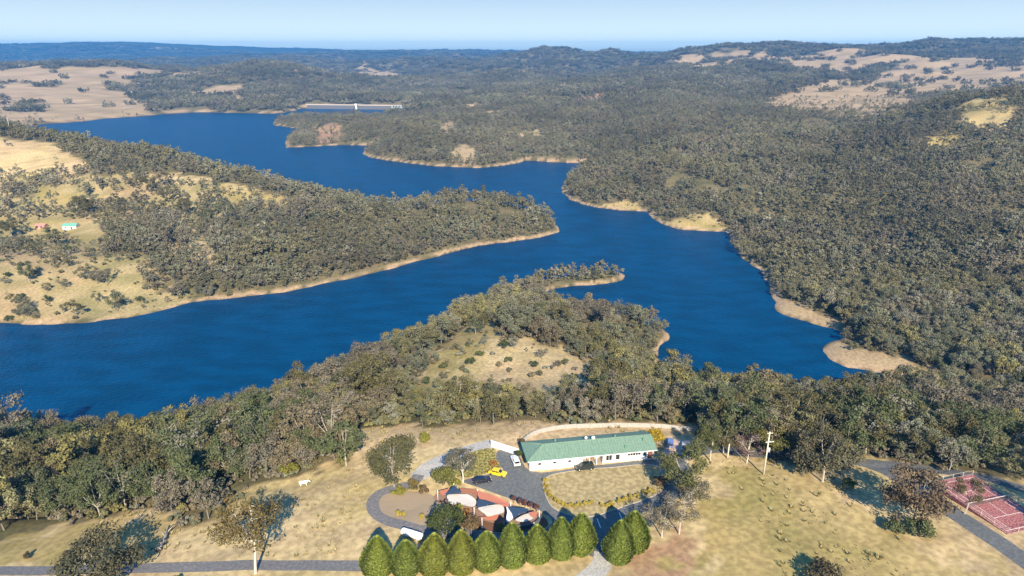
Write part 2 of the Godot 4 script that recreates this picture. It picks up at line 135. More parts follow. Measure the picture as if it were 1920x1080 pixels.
	"home": [0, 1, 3, [Vector2(-166.1, 137.8), Vector2(-127.2, 139.5), Vector2(-121.9, 143.4), Vector2(-113.2, 146.9), Vector2(-101.1, 150.3), Vector2(-92.4, 153), Vector2(-82.5, 140.3), Vector2(-76.3, 141.5), Vector2(-72.6, 147.3), Vector2(-68.9, 156), Vector2(-57.4, 156.7), Vector2(-52.6, 160.4), Vector2(-45.5, 162.9), Vector2(-46.7, 179), Vector2(-42.5, 183.9), Vector2(-30, 182.5), Vector2(-25.1, 176.2), Vector2(-20.5, 177.7), Vector2(-12.7, 178.4), Vector2(6.4, 179.2), Vector2(14.1, 176), Vector2(56.8, 182.6), Vector2(56, 161.1), Vector2(64.7, 163.1), Vector2(73.7, 156.1), Vector2(82.1, 149.8), Vector2(95.6, 160.1), Vector2(105.1, 156.5), Vector2(121.3, 153), Vector2(129.9, 145.8), Vector2(169.5, 136), Vector2(130.1, 90), Vector2(-132.1, 90)]],
	"home_left": [0, 2, 6, [Vector2(-166.1, 137.8), Vector2(-126.8, 139), Vector2(-115.8, 142.5), Vector2(-98, 147.5), Vector2(-92.5, 150.5), Vector2(-80.7, 135.1), Vector2(-87, 127.7), Vector2(-118.9, 128.6), Vector2(-156.7, 128.4)]],
	"bare_corner": [0, 3, 5, [Vector2(27.4, 125.4), Vector2(40.1, 131.3), Vector2(39.5, 121.5), Vector2(36.9, 108.8), Vector2(17.2, 109.3), Vector2(24.8, 116.9)]],
	"home_right": [0, 2, 8, [Vector2(53, 158.2), Vector2(73.4, 155.5), Vector2(81, 147.3), Vector2(87.8, 125.6), Vector2(100.7, 110.2), Vector2(101, 90), Vector2(33, 90), Vector2(40.1, 128.5), Vector2(51.6, 148.3)]],
}

var xs := PackedFloat32Array()
var ds := PackedFloat32Array()
var nx := 0
var nd := 0
var hgt := PackedFloat32Array()
var shore := PackedFloat32Array()   # signed distance to the water, land positive
var wood := PackedFloat32Array()    # share of trees
var kind := PackedByteArray()
var noise := FastNoiseLite.new()
var fine := FastNoiseLite.new()
var rng := RandomNumberGenerator.new()
var taken := {}
var mats := {}
var cam: Camera3D


func _ready() -> void:
	rng.seed = 20240611
	# ---------------------------------------------------------------- camera, sky, sun, exposure
	cam = Camera3D.new()
	cam.name = "camera"
	cam.position = Vector3(0, EYE, 0)
	cam.rotation_degrees = Vector3(-PITCH, 0, 0)
	cam.keep_aspect = Camera3D.KEEP_HEIGHT
	cam.fov = rad_to_deg(2.0 * atan(540.0 / 1281.0))
	cam.near = 1.0
	cam.far = 40000.0
	add_child(cam)
	cam.current = true
	var env := Environment.new()
	env.background_mode = Environment.BG_SKY
	var sky_mat := ProceduralSkyMaterial.new()
	sky_mat.sky_top_color = Color(0.235, 0.430, 0.650)
	sky_mat.sky_horizon_color = Color(0.765, 0.80, 0.74)
	sky_mat.sky_curve = 0.05
	sky_mat.ground_bottom_color = Color(0.25, 0.24, 0.2)
	sky_mat.ground_horizon_color = Color(0.45, 0.5, 0.52)
	sky_mat.sky_energy_multiplier = 1.0
	sky_mat.sun_angle_max = 1.0
	sky_mat.sun_curve = 0.05
	var sky := Sky.new()
	sky.sky_material = sky_mat
	env.sky = sky
	env.tonemap_mode = Environment.TONE_MAPPER_LINEAR
	env.tonemap_exposure = 2.2
	env.sdfgi_enabled = true
	env.ssao_enabled = true
	env.ssil_enabled = true
	env.fog_enabled = true
	env.fog_light_color = Color(0.27, 0.68, 1.0)
	env.fog_density = 0.000085
	var we := WorldEnvironment.new()
	we.name = "world_environment"
	we.environment = env
	add_child(we)
	var sun := DirectionalLight3D.new()
	sun.name = "sun"
	sun.light_energy = 1.55
	sun.light_color = Color(1.0, 0.94, 0.84)
	sun.light_angular_distance = 0.5
	sun.shadow_enabled = true
	sun.rotation_degrees = Vector3(-SUN_HEIGHT, SUN_TURN, 0)
	add_child(sun)
	# ---------------------------------------------------------------- the land, the lake, the woods
	noise.seed = 7
	noise.frequency = 1.0
	noise.fractal_octaves = 4
	fine.seed = 19
	fine.frequency = 1.0
	fine.fractal_octaves = 3
	build_land()
	build_water()
	build_roads()
	build_dam()
	build_house()
	build_grounds()
	build_court()
	build_garden_trees()
	build_woods()
	build_small_things()


# ==================================================================== helpers
func numbered(called: String) -> String:
	if not taken.has(called):
		taken[called] = 0
		return called
	taken[called] += 1
	return "%s_%03d" % [called, taken[called]]


func tag(o: Node, label: String, category := "", group := "", sort := "") -> void:
	if label != "":
		o.set_meta("label", label)
	if category != "":
		o.set_meta("category", category)
	if group != "":
		o.set_meta("group", group)
	if sort != "":
		o.set_meta("kind", sort)


func thing(called: String, label: String, category: String, at: Vector3, turn := 0.0, group := "") -> Node3D:
	var o := Node3D.new()
	o.name = numbered(called)
	o.position = at
	o.rotation.y = turn
	tag(o, label, category, group)
	add_child(o, true)
	return o


func part(called: String, m: Mesh, mat: Material, parent: Node) -> MeshInstance3D:
	var o := MeshInstance3D.new()
	o.name = called if parent != self else numbered(called)
	o.mesh = m
	if mat:
		o.material_override = mat
	parent.add_child(o, true)
	return o


func lin(r: float, g: float, b: float) -> Color:
	return Color(r, g, b).linear_to_srgb()


func paint(key: String, c: Color, rough := 0.8, metal := 0.0, spec := 0.5) -> StandardMaterial3D:
	if mats.has(key):
		return mats[key]
	var m := StandardMaterial3D.new()
	m.resource_name = key
	m.albedo_color = c.linear_to_srgb()
	m.roughness = rough
	m.metallic = metal
	m.metallic_specular = spec
	mats[key] = m
	return m


func mottle(m: StandardMaterial3D, freq: float, lo: float, hi: float, metres: float, sd: int, octaves := 4) -> void:
	# a grey noise that breaks up a surface's colour
	var n := FastNoiseLite.new()
	n.seed = sd
	n.frequency = freq
	n.fractal_octaves = octaves
	var t := NoiseTexture2D.new()
	t.width = 1024
	t.height = 1024
	t.seamless = true
	t.noise = n
	var g := Gradient.new()
	g.set_color(0, Color(lo, lo, lo))
	g.set_color(1, Color(hi, hi, hi))
	g.set_offset(0, 0.28)
	g.set_offset(1, 0.72)
	t.color_ramp = g
	m.albedo_texture = t
	m.uv1_triplanar = true
	m.uv1_world_triplanar = true
	m.uv1_scale = Vector3.ONE / metres


class Tool:
	var v := PackedVector3Array()
	var c := PackedColorArray()
	var tint := Color.WHITE

	func tri(a: Vector3, b: Vector3, d: Vector3) -> void:
		v.append(a); v.append(b); v.append(d)
		c.append(tint); c.append(tint); c.append(tint)

	func quad(a: Vector3, b: Vector3, d: Vector3, e: Vector3) -> void:
		tri(a, b, d)
		tri(a, d, e)

	func box(at: Vector3, size: Vector3, basis := Basis.IDENTITY) -> void:
		var x := basis.x * size.x * 0.5
		var y := basis.y * size.y * 0.5
		var z := basis.z * size.z * 0.5
		var p := []
		for k in 8:
			p.append(at + (x if k & 1 else -x) + (y if k & 2 else -y) + (z if k & 4 else -z))
		quad(p[4], p[6], p[7], p[5])
		quad(p[1], p[3], p[2], p[0])
		quad(p[5], p[7], p[3], p[1])
		quad(p[0], p[2], p[6], p[4])
		quad(p[6], p[2], p[3], p[7])
		quad(p[0], p[4], p[5], p[1])

	func tube(pts: Array, radii: Array, sides := 6, cap := true) -> void:
		var rings := []
		for k in pts.size():
			var dir: Vector3 = (pts[mini(k + 1, pts.size() - 1)] - pts[maxi(k - 1, 0)]).normalized()
			var side := dir.cross(Vector3.FORWARD if absf(dir.z) < 0.9 else Vector3.RIGHT).normalized()
			var up := side.cross(dir)
			var ring := []
			for s in sides:
				var a := TAU * s / sides
				ring.append(pts[k] + (side * cos(a) + up * sin(a)) * radii[k])
			rings.append(ring)
		for k in pts.size() - 1:
			for s in sides:
				var n := (s + 1) % sides
				quad(rings[k][s], rings[k][n], rings[k + 1][n], rings[k + 1][s])
		if cap:
			for s in range(1, sides - 1):
				tri(rings[-1][0], rings[-1][s], rings[-1][s + 1])
				tri(rings[0][0], rings[0][s + 1], rings[0][s])

	func prism(outline: PackedVector2Array, axis_from: float, axis_to: float, place: Transform3D) -> void:
		# the outline (x, y) drawn out along local z
		var idx := Geometry2D.triangulate_polygon(outline)
		for k in range(0, idx.size(), 3):
			var q := [outline[idx[k]], outline[idx[k + 1]], outline[idx[k + 2]]]
			var cw: bool = (q[1] - q[0]).cross(q[2] - q[0]) < 0.0
			for e in [axis_from, axis_to]:
				var r := []
				for p in q:
					r.append(place * Vector3(p.x, p.y, e))
				if cw == (e == axis_to):
					tri(r[0], r[1], r[2])
				else:
					tri(r[0], r[2], r[1])
		var anti := not Geometry2D.is_polygon_clockwise(outline)
		for k in outline.size():
			var a := outline[k]
			var b := outline[(k + 1) % outline.size()]
			var p0 := place * Vector3(a.x, a.y, axis_from)
			var p1 := place * Vector3(b.x, b.y, axis_from)
			var p2 := place * Vector3(b.x, b.y, axis_to)
			var p3 := place * Vector3(a.x, a.y, axis_to)
			if anti:
				quad(p0, p3, p2, p1)
			else:
				quad(p0, p1, p2, p3)

	func mesh(smooth := false, colored := false) -> ArrayMesh:
		return add_to(ArrayMesh.new(), smooth, colored)

	func add_to(m: ArrayMesh, smooth := false, colored := false) -> ArrayMesh:
		if smooth:
			var st := SurfaceTool.new()
			st.begin(Mesh.PRIMITIVE_TRIANGLES)
			st.set_smooth_group(0)
			for k in v.size():
				if colored:
					st.set_color(c[k])
				st.add_vertex(v[k])
			st.generate_normals()
			st.index()
			return st.commit(m)
		var a := []
		a.resize(Mesh.ARRAY_MAX)
		a[Mesh.ARRAY_VERTEX] = v
		if colored:
			a[Mesh.ARRAY_COLOR] = c
		m.add_surface_from_arrays(Mesh.PRIMITIVE_TRIANGLES, a)
		return m


func box_part(called: String, at: Vector3, size: Vector3, mat: Material, parent: Node, basis := Basis.IDENTITY) -> MeshInstance3D:
	var t := Tool.new()
	t.box(at, size, basis)
	return part(called, t.mesh(), mat, parent)


func tube_part(called: String, pts: Array, radii: Array, mat: Material, parent: Node, sides := 8) -> MeshInstance3D:
	var t := Tool.new()
	t.tube(pts, radii, sides)
	return part(called, t.mesh(true), mat, parent)


# ==================================================================== the land
func steps(from: float, to: float, size: float) -> Array:
	var out := []
	var n := maxi(1, int(round((to - from) / size)))
	for k in n:
		out.append(from + (to - from) * k / n)
	return out


func build_axes() -> void:
	var ax := steps(-440, -60, 4.0) + steps(-60, 130, 2.0) + steps(130, 440, 4.0)
	var right := []
	var p := 440.0
	var s := 4.2
	while p < 8700.0:
		right.append(p)
		p += s
		s *= 1.045
	right.append(9000.0)
	var left := []
	for k in range(right.size() - 1, 0, -1):
		left.append(-right[k])
	left.append(-440.0)
	xs = PackedFloat32Array(left.slice(0, left.size() - 1) + ax + right)
	var ad := steps(-160, 90, 12.0) + steps(90, 200, 2.0) + steps(200, 720, 4.0)
	p = 720.0
	s = 4.2
	while p < 10000.0:
		ad.append(p)
		p += s
		s *= 1.0135
	ad.append(10400.0)
	ds = PackedFloat32Array(ad)
	nx = xs.size()
	nd = ds.size()


func cell(axis: PackedFloat32Array, p: float) -> int:
	return clampi(axis.bsearch(p, false) - 1, 0, axis.size() - 2)


func ground(x: float, d: float) -> float:
	var i := cell(xs, x)
	var j := cell(ds, d)
	var fx := (x - xs[i]) / (xs[i + 1] - xs[i])
	var fd := (d - ds[j]) / (ds[j + 1] - ds[j])
	var k := j * nx + i
	var a := hgt[k]
	var e := hgt[k + nx + 1]
	if fx > fd:
		var b := hgt[k + 1]
		return a + (b - a) * fx + (e - b) * fd
	var c := hgt[k + nx]
	return a + (c - a) * fd + (e - c) * fx


func spot(x: float, d: float, up := 0.0) -> Vector3:
	return Vector3(x, ground(x, d) + up, -d)


func near_vertex(x: float, d: float) -> int:
	var i := cell(xs, x)
	var j := cell(ds, d)
	if x - xs[i] > xs[i + 1] - x:
		i += 1
	if d - ds[j] > ds[j + 1] - d:
		j += 1
	return j * nx + i


func coarse(axis: PackedFloat32Array, every: int) -> PackedInt32Array:
	var out := PackedInt32Array()
	for k in range(0, axis.size() - 1, every):
		out.append(k)
	if out[-1] != axis.size() - 1:
		out.append(axis.size() - 1)
	return out


func spread(values: PackedFloat32Array, ci: PackedInt32Array, cj: PackedInt32Array) -> PackedFloat32Array:
	# from the coarse lines ci x cj to all lines, with cubic curves first along x, then along d
	var w := ci.size()
	var mid := PackedFloat32Array()
	mid.resize(cj.size() * nx)
	for b in cj.size():
		for a in w - 1:
			var p1 := values[b * w + a]
			var p2 := values[b * w + a + 1]
			var p0 := values[b * w + maxi(a - 1, 0)]
			var p3 := values[b * w + mini(a + 2, w - 1)]
			var x1 := xs[ci[a]]
			var wide := xs[ci[a + 1]] - x1
			var m1 := (p2 - p0) / (xs[ci[a + 1]] - xs[ci[maxi(a - 1, 0)]]) * wide
			var m2 := (p3 - p1) / (xs[ci[mini(a + 2, w - 1)]] - x1) * wide
			for i in range(ci[a], ci[a + 1] + 1):
				var t := (xs[i] - x1) / wide
				var u := 1.0 - t
				mid[b * nx + i] = p1 * (1.0 + 2.0 * t) * u * u + m1 * t * u * u + p2 * t * t * (3.0 - 2.0 * t) - m2 * t * t * u
	var out := PackedFloat32Array()
	out.resize(nx * nd)
	var h := cj.size()
	for b in h - 1:
		var d1 := ds[cj[b]]
		var long := ds[cj[b + 1]] - d1
		var r0 := maxi(b - 1, 0)
		var r3 := mini(b + 2, h - 1)
		var k1 := long / (ds[cj[b + 1]] - ds[cj[r0]])
		var k2 := long / (ds[cj[r3]] - d1)
		for j in range(cj[b], cj[b + 1] + 1):
			var t := (ds[j] - d1) / long
			var u := 1.0 - t
			var h1 := (1.0 + 2.0 * t) * u * u
			var g1 := t * u * u
			var h2 := t * t * (3.0 - 2.0 * t)
			var g2 := -t * t * u
			for i in nx:
				var q1 := mid[b * nx + i]
				var q2 := mid[(b + 1) * nx + i]
				out[j * nx + i] = q1 * h1 + (q2 - mid[r0 * nx + i]) * k1 * g1 + q2 * h2 + (mid[r3 * nx + i] - q1) * k2 * g2
	return out


func shore_distance(x: float, d: float) -> float:
	var best := 1e18
	var wet := false
	var n := SHORE.size()
	var a := SHORE[n - 1]
	for k in n:
		var b := SHORE[k]
		var e := b - a
		var px := x - a.x
		var pd := d - a.y
		var t := clampf((px * e.x + pd * e.y) / (e.x * e.x + e.y * e.y + 1e-9), 0.0, 1.0)
		var qx := px - t * e.x
		var qd := pd - t * e.y
		best = minf(best, qx * qx + qd * qd)
		if (a.y > d) != (b.y > d) and x < (d - a.y) / e.y * e.x + a.x:
			wet = not wet
		a = b
	return -sqrt(best) if wet else sqrt(best)


func build_land() -> void:
	build_axes()
	var ci := coarse(xs, 5)
	var cj := coarse(ds, 5)
	var rough := PackedFloat32Array()
	for j in cj:
		for i in ci:
			var h := KNOT_BASE
			var x := xs[i]
			var d := ds[j]
			for k in KNOTS:
				h += k.z * sqrt((x - k.x) * (x - k.x) + (d - k.y) * (d - k.y) + 3600.0)
			rough.append(h)
	var base := spread(rough, ci, cj)
	ci = coarse(xs, 2)
	cj = coarse(ds, 2)
	rough = PackedFloat32Array()
	for j in cj:
		for i in ci:
			rough.append(shore_distance(xs[i], ds[j]) if ds[j] > 150.0 and ds[j] < 2300.0 and absf(xs[i]) < 2500.0 else 500.0)
	shore = spread(rough, ci, cj)
	hgt.resize(nx * nd)
	wood.resize(nx * nd)
	wood.fill(1.0)
	kind.resize(nx * nd)
	for j in nd:
		var d := ds[j]
		for i in nx:
			var k := j * nx + i
			var x := xs[i]
			var s := shore[k] + noise.get_noise_2d(x * 0.03, d * 0.03) * 3.5
			shore[k] = s
			var far := clampf((d - 215.0) / 500.0, 0.0, 1.0)
			var h := base[k] + noise.get_noise_2d(x * 0.006 + 50.0, d * 0.006) * (far * (7.0 if x < 0.22 * d or d > 1200.0 else 17.0) + clampf((d - 2300.0) / 2000.0, 0.0, 1.0) * 10.0) + noise.get_noise_2d(x * 0.0018 + 5.0, d * 0.0018) * clampf((d - 2100.0) / 1500.0, 0.0, 1.0) * (44.0 if d < 6800.0 else 12.0) + (0.5 - absf(noise.get_noise_2d(x * 0.0006, d * 0.0009))) * clampf((d - 5600.0) / 1500.0, 0.0, 1.0) * 70.0 - clampf((d - 5600.0) / 1500.0, 0.0, 1.0) * 22.0 + fine.get_noise_2d(x * 0.05, d * 0.05) * 0.35
			if s > 0.0:
				hgt[k] = maxf(h, 1.5 + 0.03 * minf(s, 100.0)) * (1.0 - exp(-s / 22.0)) + minf(s, 4.0) * 0.25
			else:
				hgt[k] = maxf(-6.0, s * 0.3)
	for area in AREAS:
		lay_area(AREAS[area])
	var col := PackedColorArray()
	col.resize(nx * nd)
	for j in nd:
		for i in nx:
			var k := j * nx + i
			col[k] = ground_color(xs[i], ds[j], kind[k], shore[k], wood[k])
	var v := PackedVector3Array()
	var n := PackedVector3Array()
	v.resize(nx * nd)
	n.resize(nx * nd)
	for j in nd:
		for i in nx:
			var k := j * nx + i
			v[k] = Vector3(xs[i], hgt[k], -ds[j])
			var i0 := maxi(i - 1, 0)
			var i1 := mini(i + 1, nx - 1)
			var j0 := maxi(j - 1, 0)
			var j1 := mini(j + 1, nd - 1)
			n[k] = Vector3(-(hgt[j * nx + i1] - hgt[j * nx + i0]) / (xs[i1] - xs[i0]), 1.0, (hgt[j1 * nx + i] - hgt[j0 * nx + i]) / (ds[j1] - ds[j0])).normalized()
	var idx := PackedInt32Array()
	for j in nd - 1:
		for i in nx - 1:
			var k := j * nx + i
			if hgt[k] < -5.9 and hgt[k + 1] < -5.9 and hgt[k + nx] < -5.9 and hgt[k + nx + 1] < -5.9:
				continue   # the lake bed far from any shore
			idx.append_array(PackedInt32Array([k, k + nx, k + nx + 1, k, k + nx + 1, k + 1]))
	var a := []
	a.resize(Mesh.ARRAY_MAX)
	a[Mesh.ARRAY_VERTEX] = v
	a[Mesh.ARRAY_NORMAL] = n
	a[Mesh.ARRAY_COLOR] = col
	a[Mesh.ARRAY_INDEX] = idx
	var m := ArrayMesh.new()
	m.add_surface_from_arrays(Mesh.PRIMITIVE_TRIANGLES, a)
	var mat := paint("earth_and_grass", Color.WHITE, 0.95, 0.0, 0.2)
	mat.vertex_color_use_as_albedo = true
	mottle(mat, 0.02, 0.84, 1.0, 47.0, 3, 7)
	var o := part("ground", m, mat, self)
	tag(o, "dry grass paddocks and wooded hills around the lake", "ground", "", "structure")


func lay_area(a: Array) -> void:
	var share: float = a[0]
	var sort: int = a[1]
	var fuzz: float = a[2]
	var line := PackedVector2Array(a[3])
	var lo := line[0]
	var hi := line[0]
	for p in line:
		lo = lo.min(p)
		hi = hi.max(p)
	for j in range(cell(ds, lo.y - fuzz), cell(ds, hi.y + fuzz) + 2):
		for i in range(cell(xs, lo.x - fuzz), cell(xs, hi.x + fuzz) + 2):
			var x := xs[i]
			var d := ds[j]
			var q := Vector2(x + noise.get_noise_2d(x * 0.5 / fuzz, d * 0.5 / fuzz) * fuzz * 1.6, d + noise.get_noise_2d(x * 0.5 / fuzz + 90.0, d * 0.5 / fuzz) * fuzz * 1.6)
			if Geometry2D.is_point_in_polygon(q, line):
				wood[j * nx + i] = share
				kind[j * nx + i] = sort


func ground_color(x: float, d: float, sort: int, s: float, share: float) -> Color:
	var a := noise.get_noise_2d(x * 0.035, d * 0.035)
	var b := fine.get_noise_2d(x * 0.16 + 30.0, d * 0.16)
	var e := noise.get_noise_2d(x * 0.009 + 11.0, d * 0.009)
	var c := Color(0.19, 0.155, 0.085)                     # forest floor: litter and dry grass
	if sort == 0:
		c = c.lerp(Color(0.13, 0.12, 0.06), clampf(0.5 + a * 1.6, 0, 1))
	elif sort == 1:
		c = Color(0.57, 0.44, 0.235).lerp(Color(0.45, 0.355, 0.165), clampf(0.35 + a * 1.5 + b * 0.6, 0, 1)).lerp(Color(0.50, 0.36, 0.215), clampf(e * 2.0, 0, 0.7))
		var streak := noise.get_noise_2d((d - x * 0.32) * 0.11, (x + d * 0.32) * 0.011 + 60.0)
		c = c.lerp(Color(0.34, 0.255, 0.145), clampf(streak * 2.2 - 0.15, 0.0, 0.55))
	elif sort == 2:
		c = Color(0.42, 0.32, 0.135).lerp(Color(0.31, 0.255, 0.095), clampf(0.42 + a * 1.3 + b * 0.3, 0, 1)).lerp(Color(0.53, 0.41, 0.21), clampf(e * 2.0, 0, 0.6))
	elif sort == 5:
		c = Color(0.41, 0.325, 0.165).lerp(Color(0.27, 0.235, 0.105), clampf(0.45 + a * 1.8 + b * 0.8, 0, 1)).lerp(Color(0.40, 0.28, 0.16), clampf(e * 2.0, 0, 0.7))
	elif sort == 6:
		c = Color(0.46, 0.335, 0.20).lerp(Color(0.36, 0.27, 0.15), clampf(0.45 + a * 1.5 + e * 1.5, 0, 1))
	elif sort == 3:
		c = Color(0.42, 0.26, 0.16).lerp(Color(0.34, 0.23, 0.13), clampf(0.5 + b, 0, 1))
	else:
		c = Color(0.45, 0.34, 0.195).lerp(Color(0.37, 0.27, 0.155), clampf(0.5 + a + b, 0, 1))
	if d > 6200.0:
		c = Color(0.07, 0.075, 0.045)
		if d > 8050.0 and d < 8180.0 and x < -3300.0 and b > 0.05:
			c = Color(0.30, 0.27, 0.22)                    # sandstone cliffs below the rim of the range
	c = c * (0.97 + b * 0.18)
	var w := 3.0 + noise.get_noise_2d(x * 0.02 + 70.0, d * 0.02) * 4.0 + clampf((d - 400.0) / 250.0, 0.0, 4.0)
	if s < w:
		c = c.lerp(Color(0.42, 0.30, 0.19) * (1.0 + b * 0.3), clampf((w - s) * 0.6, 0.0, 0.9))   # the bare rim left by the falling lake
	if s < 0.0:
		c = Color(0.10, 0.085, 0.05)
	c.a = 1.0
	return c


# a sheet that follows the ground exactly, lifted a little
func drape(line: PackedVector2Array, lift: float) -> Tool:
	var t := Tool.new()
	var lo := line[0]
	var hi := line[0]
	for p in line:
		lo = lo.min(p)
		hi = hi.max(p)
	for j in range(cell(ds, lo.y), cell(ds, hi.y) + 1):
		for i in range(cell(xs, lo.x), cell(xs, hi.x) + 1):
			var a := Vector2(xs[i], ds[j])
			var b := Vector2(xs[i + 1], ds[j])
			var c := Vector2(xs[i], ds[j + 1])
			var e := Vector2(xs[i + 1], ds[j + 1])
			var k := j * nx + i
			for half in 2:
				var shape := PackedVector2Array([a, c, e]) if half == 0 else PackedVector2Array([a, e, b])
				for piece in Geometry2D.intersect_polygons(line, shape):
					var idx := Geometry2D.triangulate_polygon(piece)
					for q in range(0, idx.size(), 3):
						var p := []
						for r in 3:
							var w: Vector2 = piece[idx[q + r]]
							var fx := (w.x - a.x) / (b.x - a.x)
							var fd := (w.y - a.y) / (c.y - a.y)
							var y: float
							if half == 1:
								y = hgt[k] + (hgt[k + 1] - hgt[k]) * fx + (hgt[k + nx + 1] - hgt[k + 1]) * fd
							else:
								y = hgt[k] + (hgt[k + nx] - hgt[k]) * fd + (hgt[k + nx + 1] - hgt[k + nx]) * fx
							p.append(Vector3(w.x, y + lift, -w.y))
						if (p[1] - p[0]).cross(p[2] - p[0]).y > 0.0:
							t.tri(p[0], p[2], p[1])
						else:
							t.tri(p[0], p[1], p[2])
	return t


func smooth_line(pts: Array, closed := false, per := 6) -> PackedVector2Array:
	var out := PackedVector2Array()
	var n := pts.size()
	for k in (n if closed else n - 1):
		var p0: Vector2 = pts[(k - 1 + n) % n] if closed or k > 0 else pts[0]
		var p1: Vector2 = pts[k]
		var p2: Vector2 = pts[(k + 1) % n]
		var p3: Vector2 = pts[(k + 2) % n] if closed or k + 2 < n else pts[n - 1]
		for s in per:
			out.append(p1.cubic_interpolate(p2, p0, p3, float(s) / per))
	if not closed:
		out.append(pts[n - 1])
	return out


func ribbon(pts: Array, wide: float) -> PackedVector2Array:
	return Geometry2D.offset_polyline(smooth_line(pts), wide * 0.5, Geometry2D.JOIN_ROUND, Geometry2D.END_BUTT)[0]


# ==================================================================== the lake
func build_water() -> void:
	var t := Tool.new()
	t.quad(Vector3(-3200, 0, -140), Vector3(-3200, 0, -2500), Vector3(1400, 0, -2500), Vector3(1400, 0, -140))
	var m := StandardMaterial3D.new()
	m.resource_name = "lake_water"
	m.albedo_color = lin(0.0, 0.046, 0.122)
	m.roughness = 0.3
	m.metallic_specular = 0.15
	var n := FastNoiseLite.new()
	n.seed = 4
	n.frequency = 0.05
	n.fractal_octaves = 5
	var w := NoiseTexture2D.new()
	w.width = 1024
	w.height = 1024
	w.seamless = true
	w.as_normal_map = true
	w.bump_strength = 5.0
	w.noise = n
	m.normal_enabled = true
	m.normal_texture = w
	m.normal_scale = 0.4
	m.uv1_triplanar = true
	m.uv1_world_triplanar = true
	mottle(m, 0.006, 0.87, 1.0, 100.0, 77, 4)
	m.uv1_scale = Vector3(1.0 / 260.0, 1.0 / 260.0, 1.0 / 110.0)
	var o := part("lake", t.mesh(), m, self)
	tag(o, "deep blue reservoir winding between wooded points", "lake", "", "structure")


# ==================================================================== roads and sealed ground
func sheet(called: String, line: PackedVector2Array, lift: float, mat: Material, label: String, category := "road") -> void:
	var o := part(called, drape(line, lift).mesh(), mat, self)
	tag(o, label, category, "", "structure")


